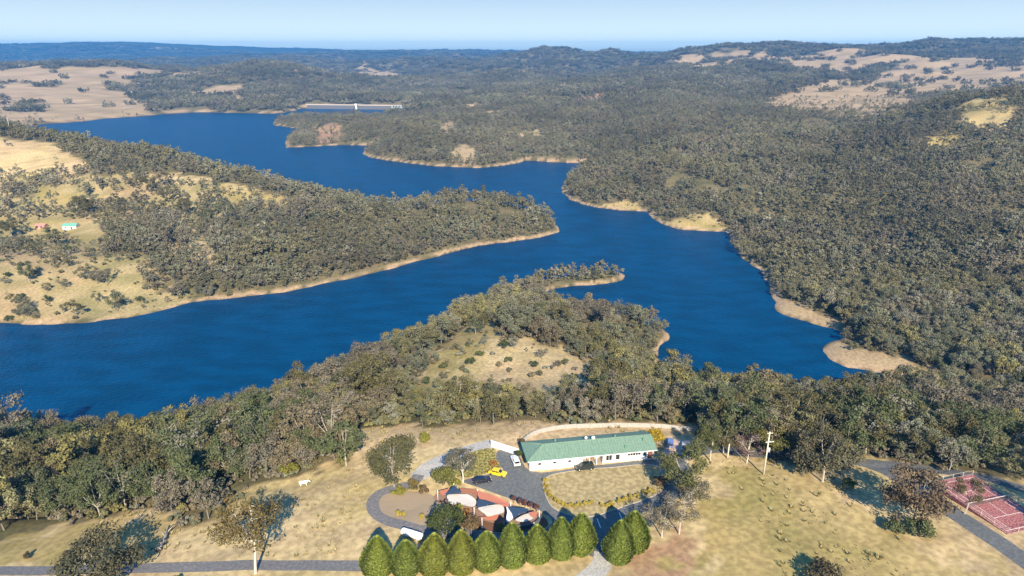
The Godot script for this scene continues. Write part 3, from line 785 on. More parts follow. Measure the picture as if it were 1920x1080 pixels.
func build_roads() -> void:
	var asphalt := paint("asphalt", Color(0.118, 0.126, 0.128), 0.9)
	mottle(asphalt, 0.012, 0.86, 1.0, 14.0, 21)
	var old := paint("worn_asphalt", Color(0.17, 0.165, 0.165), 0.92)
	mottle(old, 0.012, 0.84, 1.0, 12.0, 22)
	var pale := paint("pale_concrete", Color(0.40, 0.385, 0.355), 0.9)
	mottle(pale, 0.012, 0.86, 1.0, 9.0, 23)
	var V := func(a): return PackedVector2Array(a)
	var yard := smooth_line([Vector2(-3.6, 161.6), Vector2(1.2, 160.6), Vector2(5.0, 152.0), Vector2(16.8, 153.6), Vector2(28.2, 155.7), Vector2(40.0, 158.0), Vector2(45.5, 158.5), Vector2(47.0, 152.0), Vector2(44.0, 144.0), Vector2(34.0, 137.8), Vector2(25.0, 133.6), Vector2(21.6, 127.0), Vector2(21.8, 121.0), Vector2(17.0, 121.5), Vector2(14.0, 127.5), Vector2(6.0, 128.0), Vector2(9.5, 133.0), Vector2(6.8, 137.0), Vector2(-0.5, 141.2), Vector2(-8.0, 145.2), Vector2(-12.5, 148.5), Vector2(-7.0, 150.5), Vector2(-2.4, 152.5), Vector2(-4.2, 156.0)], true, 4)
	sheet("driveway", yard, 0.02, asphalt, "dark asphalt yard and drive looping round the oval lawn", "driveway")
	sheet("path", ribbon([Vector2(-4.6, 165.4), Vector2(-11.7, 162.0), Vector2(-17.3, 159.0), Vector2(-21.6, 155.5), Vector2(-24.4, 151.0)], 5.0), 0.024, pale, "pale concrete ramp running down from the white garden wall", "path")
	sheet("road", ribbon([Vector2(-24.2, 152.0), Vector2(-25.6, 148.2), Vector2(-29.3, 146.8), Vector2(-33.2, 145.0), Vector2(-34.3, 142.1), Vector2(-33.2, 138.3), Vector2(-30.3, 135.0), Vector2(-26.0, 132.5), Vector2(-19.6, 130.2), Vector2(-11.0, 128.6), Vector2(-1.2, 127.6), Vector2(7.0, 128.6)], 3.2), 0.028, old, "narrow worn asphalt lane curling round the lower garden")
	sheet("path", ribbon([Vector2(20.3, 122.5), Vector2(19.0, 118.5), Vector2(15.5, 114.5), Vector2(10.0, 110.0), Vector2(2.0, 106.0)], 4.4), 0.032, pale, "pale concrete track leaving the asphalt drive between the clipped conifers", "path")
	sheet("road", ribbon([Vector2(-260, 141), Vector2(-180, 131.5), Vector2(-124.5, 126.6), Vector2(-98.7, 124.8), Vector2(-82.4, 123.8), Vector2(-66.3, 122.7), Vector2(-46.5, 120.8), Vector2(-32.1, 119.2), Vector2(-22.0, 117.6)], 3.4), 0.02, old, "grey farm road along the bottom left of the paddock")
	sheet("road", ribbon([Vector2(45, 160.0), Vector2(55.5, 164.0), Vector2(63.0, 162.6), Vector2(72, 161.2), Vector2(91.3, 157.4), Vector2(96.5, 153.4), Vector2(99.3, 147.0), Vector2(101.6, 137.4), Vector2(104.2, 127.5), Vector2(107.0, 118.8), Vector2(108.6, 110.0), Vector2(110, 98)], 5.2), 0.02, asphalt, "asphalt road passing down the left side of the pink court")
	sheet("road", ribbon([Vector2(92.0, 157.0), Vector2(103.6, 154.6), Vector2(111.1, 152.9), Vector2(119.2, 150.4), Vector2(125.0, 145.8), Vector2(131.0, 138.5), Vector2(139.0, 127.0)], 4.4), 0.026, asphalt, "asphalt road bending round above the far end of the pink court")
	sheet("path", V.call([Vector2(40.5, 160.4), Vector2(44.1, 167.0), Vector2(51.4, 169.0), Vector2(50.2, 161.2), Vector2(43.5, 158.6)]), 0.03, paint("patio_paving", Color(0.46, 0.34, 0.27), 0.9), "pinkish paved patio at the right end of the long house", "patio")
	# the oval lawn inside the loop
	var lawn := smooth_line([Vector2(7.8, 146.9), Vector2(8.7, 149.3), Vector2(11.0, 151.0), Vector2(16.0, 152.2), Vector2(26.7, 153.9), Vector2(36.5, 155.2), Vector2(39.0, 152.6), Vector2(38.6, 147.5), Vector2(36.4, 143.5), Vector2(28.5, 139.3), Vector2(20.3, 135.6), Vector2(16.4, 134.8), Vector2(12.1, 136.4), Vector2(9.1, 139.6)], true, 5)
	var grass := paint("mown_dry_grass", Color(0.36, 0.29, 0.15), 0.95, 0.0, 0.2)
	mottle(grass, 0.012, 0.82, 1.0, 22.0, 31, 6)
	sheet("lawn", lawn, 0.10, grass, "oval lawn of dry yellow grass inside the asphalt loop", "lawn")
	kerb(lawn, "low concrete kerb round the oval lawn")
	var left := smooth_line([Vector2(-11.8, 160.4), Vector2(-5.1, 162.6), Vector2(-4.4, 158.0), Vector2(-3.2, 153.4), Vector2(-8.0, 150.6), Vector2(-13.5, 150.0), Vector2(-17.5, 153.5)], true, 4)
	var green := paint("watered_grass", Color(0.36, 0.31, 0.10), 0.95, 0.0, 0.2)
	mottle(green, 0.02, 0.55, 1.0, 18.0, 32, 6)
	sheet("lawn", left, 0.06, green, "small sloping lawn between the concrete ramp and the yellow car", "lawn")
	var bed := smooth_line([Vector2(-32.0, 144.3), Vector2(-27.5, 145.2), Vector2(-22.0, 144.4), Vector2(-18.6, 141.8), Vector2(-17.4, 137.5), Vector2(-15.0, 132.4), Vector2(-20.0, 131.6), Vector2(-26.0, 134.2), Vector2(-30.8, 137.0), Vector2(-32.6, 141.0)], true, 4)
	var gravel := paint("tan_gravel", Color(0.47, 0.37, 0.25), 0.95, 0.0, 0.2)
	mottle(gravel, 0.05, 0.6, 1.0, 8.0, 33)
	sheet("garden_bed", bed, 0.06, gravel, "tan gravel bed enclosed by the curling lane", "garden bed")
	var mulch := paint("red_brown_mulch", Color(0.24, 0.125, 0.075), 0.95, 0.0, 0.2)
	mottle(mulch, 0.06, 0.5, 1.0, 7.0, 34)
	sheet("garden_bed", smooth_line([Vector2(-14.6, 137.6), Vector2(-7.5, 134.0), Vector2(-1.2, 132.0), Vector2(3.1, 131.4), Vector2(7.0, 135.0), Vector2(8.4, 132.0), Vector2(5.2, 129.4), Vector2(-2.4, 129.4), Vector2(-9.8, 130.4), Vector2(-13.6, 132.5)], true, 4), 0.05, mulch, "red-brown mulched bank below the shade sails", "garden bed")
	for k in 3:
		var a: Vector2 = [Vector2(17.1, 134.1), Vector2(20.1, 134.4), Vector2(25.6, 136.4)][k]
		var b: Vector2 = a + Vector2(0.4, -3.4)
		sheet("parking_line", Geometry2D.offset_polyline(PackedVector2Array([a, b]), 0.09)[0], 0.026, paint("white_paint", Color(0.75, 0.75, 0.72), 0.7), ["white parking line nearest the shade sails", "middle white parking line below the oval lawn", "white parking line nearest the pair of tall clipped conifers"][k], "parking line")


func kerb(line: PackedVector2Array, label: String) -> void:
	var t := Tool.new()
	for k in line.size():
		var a := line[k]
		var b := line[(k + 1) % line.size()]
		var p := spot(a.x, a.y)
		var q := spot(b.x, b.y)
		var mid := (p + q) * 0.5
		var along := (q - p).normalized()
		var side := along.cross(Vector3.UP).normalized()
		t.box(mid + Vector3(0, 0.02, 0), Vector3(p.distance_to(q) + 0.03, 0.26, 0.18), Basis(along, side.cross(along), side))
	var o := part("kerb", t.mesh(), paint("kerb_concrete", Color(0.38, 0.33, 0.27), 0.9), self)
	tag(o, label, "kerb", "", "structure")


# ==================================================================== the dam
func build_dam() -> void:
	var o := thing("dam", "long pale-topped dam wall closing the far arm of the lake", "dam", Vector3(-575, 0, -1990), deg_to_rad(-8.0))
	var rock := paint("dam_rock", Color(0.09, 0.09, 0.095), 0.95)
	var pale := paint("dam_concrete", Color(0.38, 0.33, 0.29), 0.85)
	var long := 330.0
	var t := Tool.new()
	t.prism(PackedVector2Array([Vector2(-26, -6), Vector2(-4, 9.2), Vector2(4, 9.2), Vector2(32, -8)]), 0, long, Transform3D(Basis(Vector3(0, 0, -1), Vector3.UP, Vector3(1, 0, 0)), Vector3.ZERO) * Transform3D(Basis.IDENTITY.scaled(Vector3(-1, 1, 1)), Vector3.ZERO))
	part("embankment", t.mesh(), rock, o)
	box_part("crest_road", Vector3(long * 0.5, 9.8, 0), Vector3(long + 10, 1.4, 8.4), pale, o)
	box_part("parapet", Vector3(long * 0.5, 11.2, 4.0), Vector3(long + 10, 1.6, 0.5), pale, o)
	var tower := thing("intake_tower", "white intake tower standing in the water against the dam", "tower", Vector3(-430, -2, -1945))
	var white := paint("white_concrete", Color(0.6, 0.59, 0.57), 0.7)
	tube_part("shaft", [Vector3(0, -4, 0), Vector3(0, 14, 0)], [2.8, 2.8], white, tower, 12)
	box_part("head", Vector3(0, 16, 0), Vector3(7, 3.0, 7), white, tower)
	box_part("footbridge", Vector3(0, 13.6, -18), Vector3(2.4, 0.8, 30), white, tower)
	var spill := thing("spillway", "pale blue-grey gated spillway at the right end of the dam", "spillway", Vector3(-330, 0, -1945), deg_to_rad(-8.0))
	var blue := paint("spillway_concrete", Color(0.38, 0.44, 0.47), 0.8)
	box_part("sill", Vector3(25, 0.6, -4), Vector3(52, 5.0, 8), blue, spill)
	for k in 7:
		box_part("pier", Vector3(k * 8.4, 5.5, 0), Vector3(2.2, 9.0, 9.0), blue, spill)
	box_part("deck", Vector3(25, 10.8, -1), Vector3(56, 1.2, 7), pale, spill)
	for k in 6:
		box_part("gate", Vector3(k * 8.4 + 4.2, 5.2, -1.0), Vector3(6.1, 4.2, 0.8), paint("gate_steel", Color(0.22, 0.33, 0.40), 0.5), spill)


# ==================================================================== the long house
func window(parent: Node, at: Vector3, wide: float, tall: float, panes: int, frame: Material, facing := 0.0) -> void:
	var b := Basis(Vector3.UP, facing)
	var glass := paint("dark_glass", Color(0.02, 0.025, 0.03), 0.08, 0.0, 0.7)
	var t := Tool.new()
	t.box(at + b * Vector3(0, tall * 0.5, 0.04), Vector3(wide + 0.12, 0.1, 0.12), b)
	t.box(at + b * Vector3(0, -tall * 0.5, 0.05), Vector3(wide + 0.2, 0.1, 0.16), b)
	for s in [-1, 1]:
		t.box(at + b * Vector3(s * wide * 0.5, 0, 0.04), Vector3(0.1, tall - 0.1, 0.12), b)
	for k in range(1, panes):
		t.box(at + b * Vector3(-wide * 0.5 + wide * k / panes, 0, 0.035), Vector3(0.07, tall - 0.1, 0.1), b)
	var w := part("window", t.mesh(), frame, parent)
	for k in panes:
		box_part("pane", at + b * Vector3(-wide * 0.5 + wide * (k + 0.5) / panes, 0, 0.012), Vector3(wide / panes - 0.085, tall - 0.11, 0.024), glass, w, b)


func build_house() -> void:
	var base := ground(21, 157) + 0.05
	var turn := atan2(5.5, 33.4)
	var o := thing("house", "long white single-storey house with green metal roof", "house", Vector3(4.6, base, -152.3), turn)
	var wide := 33.8
	var deep := 8.4
	var high := 2.9
	var white := paint("white_render", Color(0.80, 0.79, 0.77), 0.8)
	var trim := paint("white_trim", Color(0.82, 0.82, 0.80), 0.6)
	var green := paint("green_roof", Color(0.165, 0.26, 0.19), 0.55, 0.0, 0.4)
	mottle(green, 0.008, 0.92, 1.0, 9.0, 41)
	var dark_green := paint("green_trim", Color(0.10, 0.22, 0.15), 0.55)
	var brown := paint("brown_timber", Color(0.20, 0.085, 0.045), 0.7)
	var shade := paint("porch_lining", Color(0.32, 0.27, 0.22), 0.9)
	# front wall in runs, left open where the porches are
	for run in [[0.0, 13.9], [19.6, 33.8]]:
		box_part("front_wall", Vector3((run[0] + run[1]) * 0.5, high * 0.5 - 0.6, -0.12), Vector3(run[1] - run[0], high + 1.2, 0.24), white, o)
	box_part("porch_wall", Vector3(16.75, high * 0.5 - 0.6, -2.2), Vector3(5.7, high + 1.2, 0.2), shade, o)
	for s in [13.9, 19.6]:
		box_part("porch_wall", Vector3(s, high * 0.5 - 0.6, -1.27), Vector3(0.2, high + 1.196, 2.05), white, o)
	box_part("back_wall", Vector3(wide * 0.5, high * 0.5 - 0.6, -deep + 0.12), Vector3(wide, high + 1.2, 0.24), white, o)
	box_part("left_wall", Vector3(0.12, high * 0.5 - 0.6, -deep * 0.5), Vector3(0.24, high + 1.196, deep - 0.5), white, o)
	var rise := 1.75
	var t := Tool.new()
	t.prism(PackedVector2Array([Vector2(0.0, -1.2), Vector2(deep, -1.2), Vector2(deep, high - 0.02), Vector2(deep * 0.5, high + rise * 0.86), Vector2(0.0, high - 0.02)]), wide - 0.22, wide + 0.02, Transform3D(Basis(Vector3(0, 0, -1), Vector3.UP, Vector3(1, 0, 0)), Vector3(0, 0, 0)))
	part("right_wall", t.mesh(), white, o)
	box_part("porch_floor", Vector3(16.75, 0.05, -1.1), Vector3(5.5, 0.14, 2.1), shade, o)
	# roof: hipped at the left end, a gable at the right end
	var x0 := -0.7
	var x1 := wide + 0.6
	var zf := 0.75
	var zb := -deep - 0.75
	var zm := -deep * 0.5
	var e := high + 0.02
	var ridge := e + rise
	var hip := x0 + 4.6
	var roof := part("roof", roof_slab([Vector3(x0, e, zf), Vector3(hip, ridge, zm), Vector3(x1, ridge, zm), Vector3(x1, e, zf)]), green, o)
	part("back_slope", roof_slab([Vector3(x1, e, zb), Vector3(x1, ridge, zm), Vector3(hip, ridge, zm), Vector3(x0, e, zb)]), green, roof)
	part("left_hip", roof_slab([Vector3(x0, e, zb), Vector3(hip, ridge, zm), Vector3(x0, e, zf)]), green, roof)
	tube_part("ridge_cap", [Vector3(hip, ridge + 0.05, zm), Vector3(x1, ridge + 0.05, zm)], [0.13, 0.13], green, roof, 6)
	tube_part("hip_cap", [Vector3(hip, ridge + 0.05, zm), Vector3(x0, e + 0.06, zf)], [0.11, 0.11], green, roof, 6)
	tube_part("hip_cap", [Vector3(hip, ridge + 0.05, zm), Vector3(x0, e + 0.06, zb)], [0.11, 0.11], green, roof, 6)
	var ribs := Tool.new()
	var k := x0 + 0.76
	while k < x1:
		var f := clampf((k - x0) / 4.6, 0.0, 1.0)
		var a := Vector3(k, e + 0.06, zf)
		var b := Vector3(k, e + rise * f + 0.06, zf + (zm - zf) * f)
		var along := (b - a)
		ribs.box((a + b) * 0.5, Vector3(0.05, 0.05, along.length()), Basis(Vector3.RIGHT, Vector3.RIGHT.cross(-along.normalized()) * -1.0, -along.normalized()))
		k += 0.76
	var rb := part("roof_ribs", ribs.mesh(), green, roof)
	rb.set_meta("kind", "stuff")
	box_part("gutter", Vector3((x0 + x1) * 0.5, e - 0.08, zf + 0.07), Vector3(x1 - x0, 0.14, 0.13), trim, roof)
	box_part("gutter", Vector3(x0 - 0.07, e - 0.08, zm), Vector3(0.13, 0.14, zf - zb), dark_green, roof)
	for s in [[8.2, -6.6, 0.30], [26.0, -0.9, 0.34], [31.6, -2.7, 0.30], [24.5, -5.4, 0.26]]:
		var ry: float = e + rise * (1.0 - absf(s[1] - zm) / (zf - zm))
		tube_part("roof_vent", [Vector3(s[0], ry - 0.1, s[1]), Vector3(s[0], ry + 0.45, s[1]), Vector3(s[0], ry + 0.5, s[1])], [s[2], s[2], s[2] * 0.5], dark_green, roof, 8)
	tube_part("skylight_dome", [Vector3(18.3, ridge - 0.25, -5.0), Vector3(18.3, ridge + 0.3, -5.0), Vector3(18.3, ridge + 0.55, -5.0)], [0.55, 0.5, 0.15], trim, roof, 10)
	tube_part("satellite_dish", [Vector3(16.2, ridge - 0.3, -5.2), Vector3(16.2, ridge + 0.25, -5.1), Vector3(16.25, ridge + 0.3, -4.9)], [0.06, 0.06, 0.42], trim, roof, 10)
	for x in [0.5, 13.6, 20.1, 26.0, 33.4]:
		tube_part("downpipe", [Vector3(x, -0.6, 0.07), Vector3(x, high - 0.1, 0.07)], [0.05, 0.05], trim, o, 6)
	# openings along the front
	for x in [2.6, 6.6, 10.6]:
		window(o, Vector3(x, 1.55, 0.0), 0.95, 0.75, 1, trim)
	window(o, Vector3(15.0, 1.4, -2.1), 1.6, 1.5, 2, trim)
	var d := box_part("door", Vector3(17.0, 1.15, -2.06), Vector3(0.95, 2.1, 0.08), brown, o)
	box_part("handle", Vector3(17.36, 1.1, -2.0), Vector3(0.05, 0.14, 0.06), trim, d)
	window(o, Vector3(18.6, 1.4, -2.1), 1.0, 1.5, 1, trim)
	for x in [13.95, 15.9, 17.8, 19.55]:
		box_part("porch_post", Vector3(x, high * 0.5, 0.42), Vector3(0.16, high, 0.16), trim, o)
	window(o, Vector3(21.3, 1.55, 0.0), 1.7, 1.9, 2, trim)
	window(o, Vector3(23.7, 1.55, 0.0), 1.2, 1.9, 1, trim)
	window(o, Vector3(28.2, 1.85, 0.0), 3.6, 0.85, 5, trim)
	window(o, Vector3(31.2, 1.55, 0.0), 0.9, 1.1, 1, paint("blue_frame", Color(0.10, 0.30, 0.45), 0.6))
	var g := box_part("garage_door", Vector3(32.75, 1.15, 0.03), Vector3(1.5, 2.3, 0.06), brown, o)
	for q in 4:
		box_part("rail", Vector3(32.75, 0.3 + q * 0.57, 0.075), Vector3(1.42, 0.05, 0.03), brown, g)
	window(o, Vector3(0.0, 1.5, -3.0), 1.4, 1.1, 2, trim, -PI / 2)
	window(o, Vector3(0.0, 1.5, -6.0), 1.0, 1.1, 1, trim, -PI / 2)
	# white wall and pale curved fence
	fence_run("garden_wall", "white panelled garden wall left of the green-roofed house", [Vector2(-5.7, 163.6), Vector2(-3.9, 162.5), Vector2(-2.1, 161.4), Vector2(-0.3, 160.3), Vector2(1.6, 159.2)], 2.0, white, trim, 0.14)
	var grey := paint("weathered_fence", Color(0.42, 0.41, 0.385), 0.85)
	mottle(grey, 0.012, 0.8, 1.0, 5.0, 44)
	var line := smooth_line([Vector2(3.2, 165.6), Vector2(5.3, 168.4), Vector2(8.5, 170.7), Vector2(15.4, 173.0), Vector2(26.4, 174.5), Vector2(37.4, 175.4), Vector2(46.9, 175.6), Vector2(55.4, 175.2)], false, 3)
	fence_run("fence", "curved pale grey panel fence behind the green-roofed house", Array(line), 1.35, grey, paint("fence_post_grey", Color(0.30, 0.28, 0.25), 0.9), 0.09)


func fence_run(called: String, label: String, pts: Array, high: float, mat: Material, post_mat: Material, thick: float) -> void:
	var o := thing(called, label, "wall" if called == "garden_wall" else "fence", spot(pts[0].x, pts[0].y))
	for k in pts.size():
		var p := spot(pts[k].x, pts[k].y) - o.position
		box_part("post", p + Vector3(0, high * 0.5 - 0.2, 0), Vector3(0.2, high + 0.5, 0.2), post_mat, o)
		if k == pts.size() - 1:
			break
		var q := spot(pts[k + 1].x, pts[k + 1].y) - o.position
		var along := q - p
		var flat := Vector3(along.x, 0, along.z).normalized()
		var t := Tool.new()
		t.prism(PackedVector2Array([Vector2(0.1, -0.5), Vector2(along.length() - 0.1, along.y - 0.5), Vector2(along.length() - 0.1, along.y + high), Vector2(0.1, high)]), -thick * 0.5, thick * 0.5, Transform3D(Basis(flat, Vector3.UP, flat.cross(Vector3.UP)), p))
		part("panel", t.mesh(), mat, o)


func roof_slab(pts: Array) -> ArrayMesh:
	var t := Tool.new()
	var low := []
	for p in pts:
		low.append(p - Vector3(0, 0.12, 0))
	for k in range(1, pts.size() - 1):
		t.tri(pts[0], pts[k], pts[k + 1])
		t.tri(low[0], low[k + 1], low[k])
	for k in pts.size():
		var n := (k + 1) % pts.size()
		t.quad(pts[k], low[k], low[n], pts[n])
	return t.mesh()


# ==================================================================== cars
func car(label: String, x: float, d: float, turn: float, color: Color, how: String, long := 4.5) -> void:
	var o := thing("parked_car", label, "car", spot(x, d, 0.03), turn, "cars parked round the long house")
	var p := paint("car_paint_" + how + str(color.to_html(false)), color, 0.28, 0.15, 0.6)
	p.clearcoat_enabled = true
	p.clearcoat = 0.7
	var glass := paint("car_glass", Color(0.012, 0.015, 0.018), 0.06, 0.0, 0.7)
	var rubber := paint("tyre_rubber", Color(0.02, 0.02, 0.02), 0.9)
	var steel := paint("wheel_alloy", Color(0.5, 0.5, 0.5), 0.35, 0.8)
	var h := 1.45
	var a := long * 0.5
	var body := PackedVector2Array([Vector2(-a, 0.42), Vector2(-a + 0.06, 0.82), Vector2(-a + 0.25, 0.92), Vector2(a - 1.25, 0.92), Vector2(a - 0.3, 0.78), Vector2(a - 0.02, 0.62), Vector2(a, 0.36), Vector2(a - 0.2, 0.24), Vector2(-a + 0.2, 0.24)])
	var cabin := PackedVector2Array([Vector2(-a + 0.35, 0.9), Vector2(-a + 0.95, h - 0.04), Vector2(-a + 1.3, h), Vector2(a - 2.25, h), Vector2(a - 2.0, h - 0.05), Vector2(a - 1.15, 0.9)])
	if how == "wagon":
		h = 1.8
		body = PackedVector2Array([Vector2(-a, 0.5), Vector2(-a, 1.0), Vector2(-a + 0.1, 1.1), Vector2(a - 1.2, 1.1), Vector2(a - 0.15, 1.0), Vector2(a, 0.8), Vector2(a, 0.42), Vector2(a - 0.2, 0.34), Vector2(-a + 0.2, 0.34)])
		cabin = PackedVector2Array([Vector2(-a + 0.03, 1.08), Vector2(-a + 0.22, h - 0.06), Vector2(-a + 0.5, h), Vector2(a - 2.1, h), Vector2(a - 1.85, h - 0.06), Vector2(a - 1.15, 1.08)])
	var t := Tool.new()
	t.prism(body, -0.82, 0.82, Transform3D.IDENTITY)
	var slim := PackedVector2Array()
	for v in body:
		slim.append(Vector2(v.x * 0.985, 0.36 + (v.y - 0.36) * 0.9))
	t.prism(slim, -0.89, -0.82, Transform3D.IDENTITY)
	t.prism(slim, 0.82, 0.89, Transform3D.IDENTITY)
	part("body", t.mesh(), p, o)
	t = Tool.new()
	t.prism(cabin, -0.70, 0.70, Transform3D.IDENTITY)
	var c := part("cabin", t.mesh(), p, o)
	# glass set a little proud of the cabin
	for s in [-1.0, 1.0]:
		var g := Tool.new()
		var n := cabin.size()
		var low: float = cabin[0].y + 0.06
		for half in 2:
			var xa: float = cabin[0].x + 0.42 if half == 0 else (cabin[0].x + cabin[n - 1].x) * 0.5 + 0.05
			var xb: float = (cabin[0].x + cabin[n - 1].x) * 0.5 - 0.05 if half == 0 else cabin[n - 1].x - 0.28
			var ua: float = cabin[1].x + 0.12 if half == 0 else xa
			var ub: float = xb if half == 0 else cabin[n - 2].x - 0.05
			g.prism(PackedVector2Array([Vector2(xa, low), Vector2(ua, h - 0.13), Vector2(ub, h - 0.13), Vector2(xb, low)]), s * 0.69, s * 0.715, Transform3D.IDENTITY)
		part("side_window", g.mesh(), glass, c)
	for e in [[cabin[0], cabin[1], "rear_window"], [cabin[cabin.size() - 1], cabin[cabin.size() - 2], "windscreen"]]:
		var lo: Vector2 = e[0]
		var hi: Vector2 = e[1]
		var along := (hi - lo)
		var mid := (lo + hi) * 0.5
		var up := Vector3(along.x, along.y, 0).normalized()
		box_part(e[2], Vector3(mid.x, mid.y, 0), Vector3(along.length() * 0.8, 0.05, 1.24), glass, c, Basis(up, Vector3(-up.y, up.x, 0), Vector3(0, 0, 1)))
	for sx in [-a + 0.82, a - 0.85]:
		for sz in [-0.80, 0.80]:
			var w := tube_part("wheel", [Vector3(sx, 0.33, sz - 0.11), Vector3(sx, 0.33, sz + 0.11)], [0.33, 0.33], rubber, o, 14)
			var out := signf(sz)
			tube_part("rim", [Vector3(sx, 0.33, sz + out * 0.08), Vector3(sx, 0.33, sz + out * 0.125)], [0.2, 0.19], steel, w, 10)
	for s in [-0.58, 0.58]:
		box_part("headlight", Vector3(a - 0.07, 0.64 if how != "wagon" else 0.82, s), Vector3(0.12, 0.14, 0.34), paint("lamp_glass", Color(0.6, 0.62, 0.62), 0.15), o)
		box_part("tail_light", Vector3(-a + 0.02, 0.74 if how != "wagon" else 0.95, s * 1.1), Vector3(0.08, 0.14, 0.26), paint("tail_red", Color(0.3, 0.01, 0.01), 0.3), o)
	for s in [-1, 1]:
		box_part("mirror", Vector3(a - 1.55, 1.0 if how != "wagon" else 1.18, s * 0.86), Vector3(0.12, 0.12, 0.2), p, o)
	box_part("number_plate", Vector3(-a - 0.005, 0.56, 0), Vector3(0.02, 0.11, 0.36), paint("plate", Color(0.6, 0.6, 0.5), 0.6), o)


# ==================================================================== grounds: sails, cars, tank, poles
func sail(label: String, pts: Array, high: float, mat: Material) -> void:
	# a stretched cloth with a rounded outline (x, d), its middle a little lower than its rim
	var line := smooth_line(pts, true, 5)
	var mid := Vector2.ZERO
	for p in line:
		mid += p
	mid /= line.size()
	var base := ground(-6, 137)
	var o := thing("shade_sail", label, "shade sail", Vector3(mid.x, base + high, -mid.y), 0.0, "shade sails over the play terrace")
	var t := Tool.new()
	var idx := Geometry2D.triangulate_polygon(line)
	for up in [0.0, 0.04]:
		for k in range(0, idx.size(), 3):
			var q := []
			for r in 3:
				var p: Vector2 = line[idx[k + r]] - mid
				q.append(Vector3(p.x, up + 0.10 * sin(p.x * 0.9) + 0.05 * p.y, -p.y))
			if ((q[1] - q[0]).cross(q[2] - q[0]).y > 0.0) == (up > 0.0):
				t.tri(q[0], q[2], q[1])
			else:
				t.tri(q[0], q[1], q[2])
	for k in line.size():
		var a := line[k] - mid
		var b := line[(k + 1) % line.size()] - mid
		var ya := 0.10 * sin(a.x * 0.9) + 0.05 * a.y
		var yb := 0.10 * sin(b.x * 0.9) + 0.05 * b.y
		t.quad(Vector3(a.x, ya, -a.y), Vector3(b.x, yb, -b.y), Vector3(b.x, yb + 0.04, -b.y), Vector3(a.x, ya + 0.04, -a.y))
	part("cloth", t.mesh(), mat, o)
	for k in 3:
		var a: Vector2 = pts[k * pts.size() / 3] - mid
		tube_part("corner_ring", [Vector3(a.x, 0.10 * sin(a.x * 0.9) + 0.05 * a.y - 0.06, -a.y), Vector3(a.x, 0.10 * sin(a.x * 0.9) + 0.05 * a.y + 0.1, -a.y)], [0.07, 0.07], paint("galvanised", Color(0.5, 0.5, 0.5), 0.4, 0.8), o, 6)


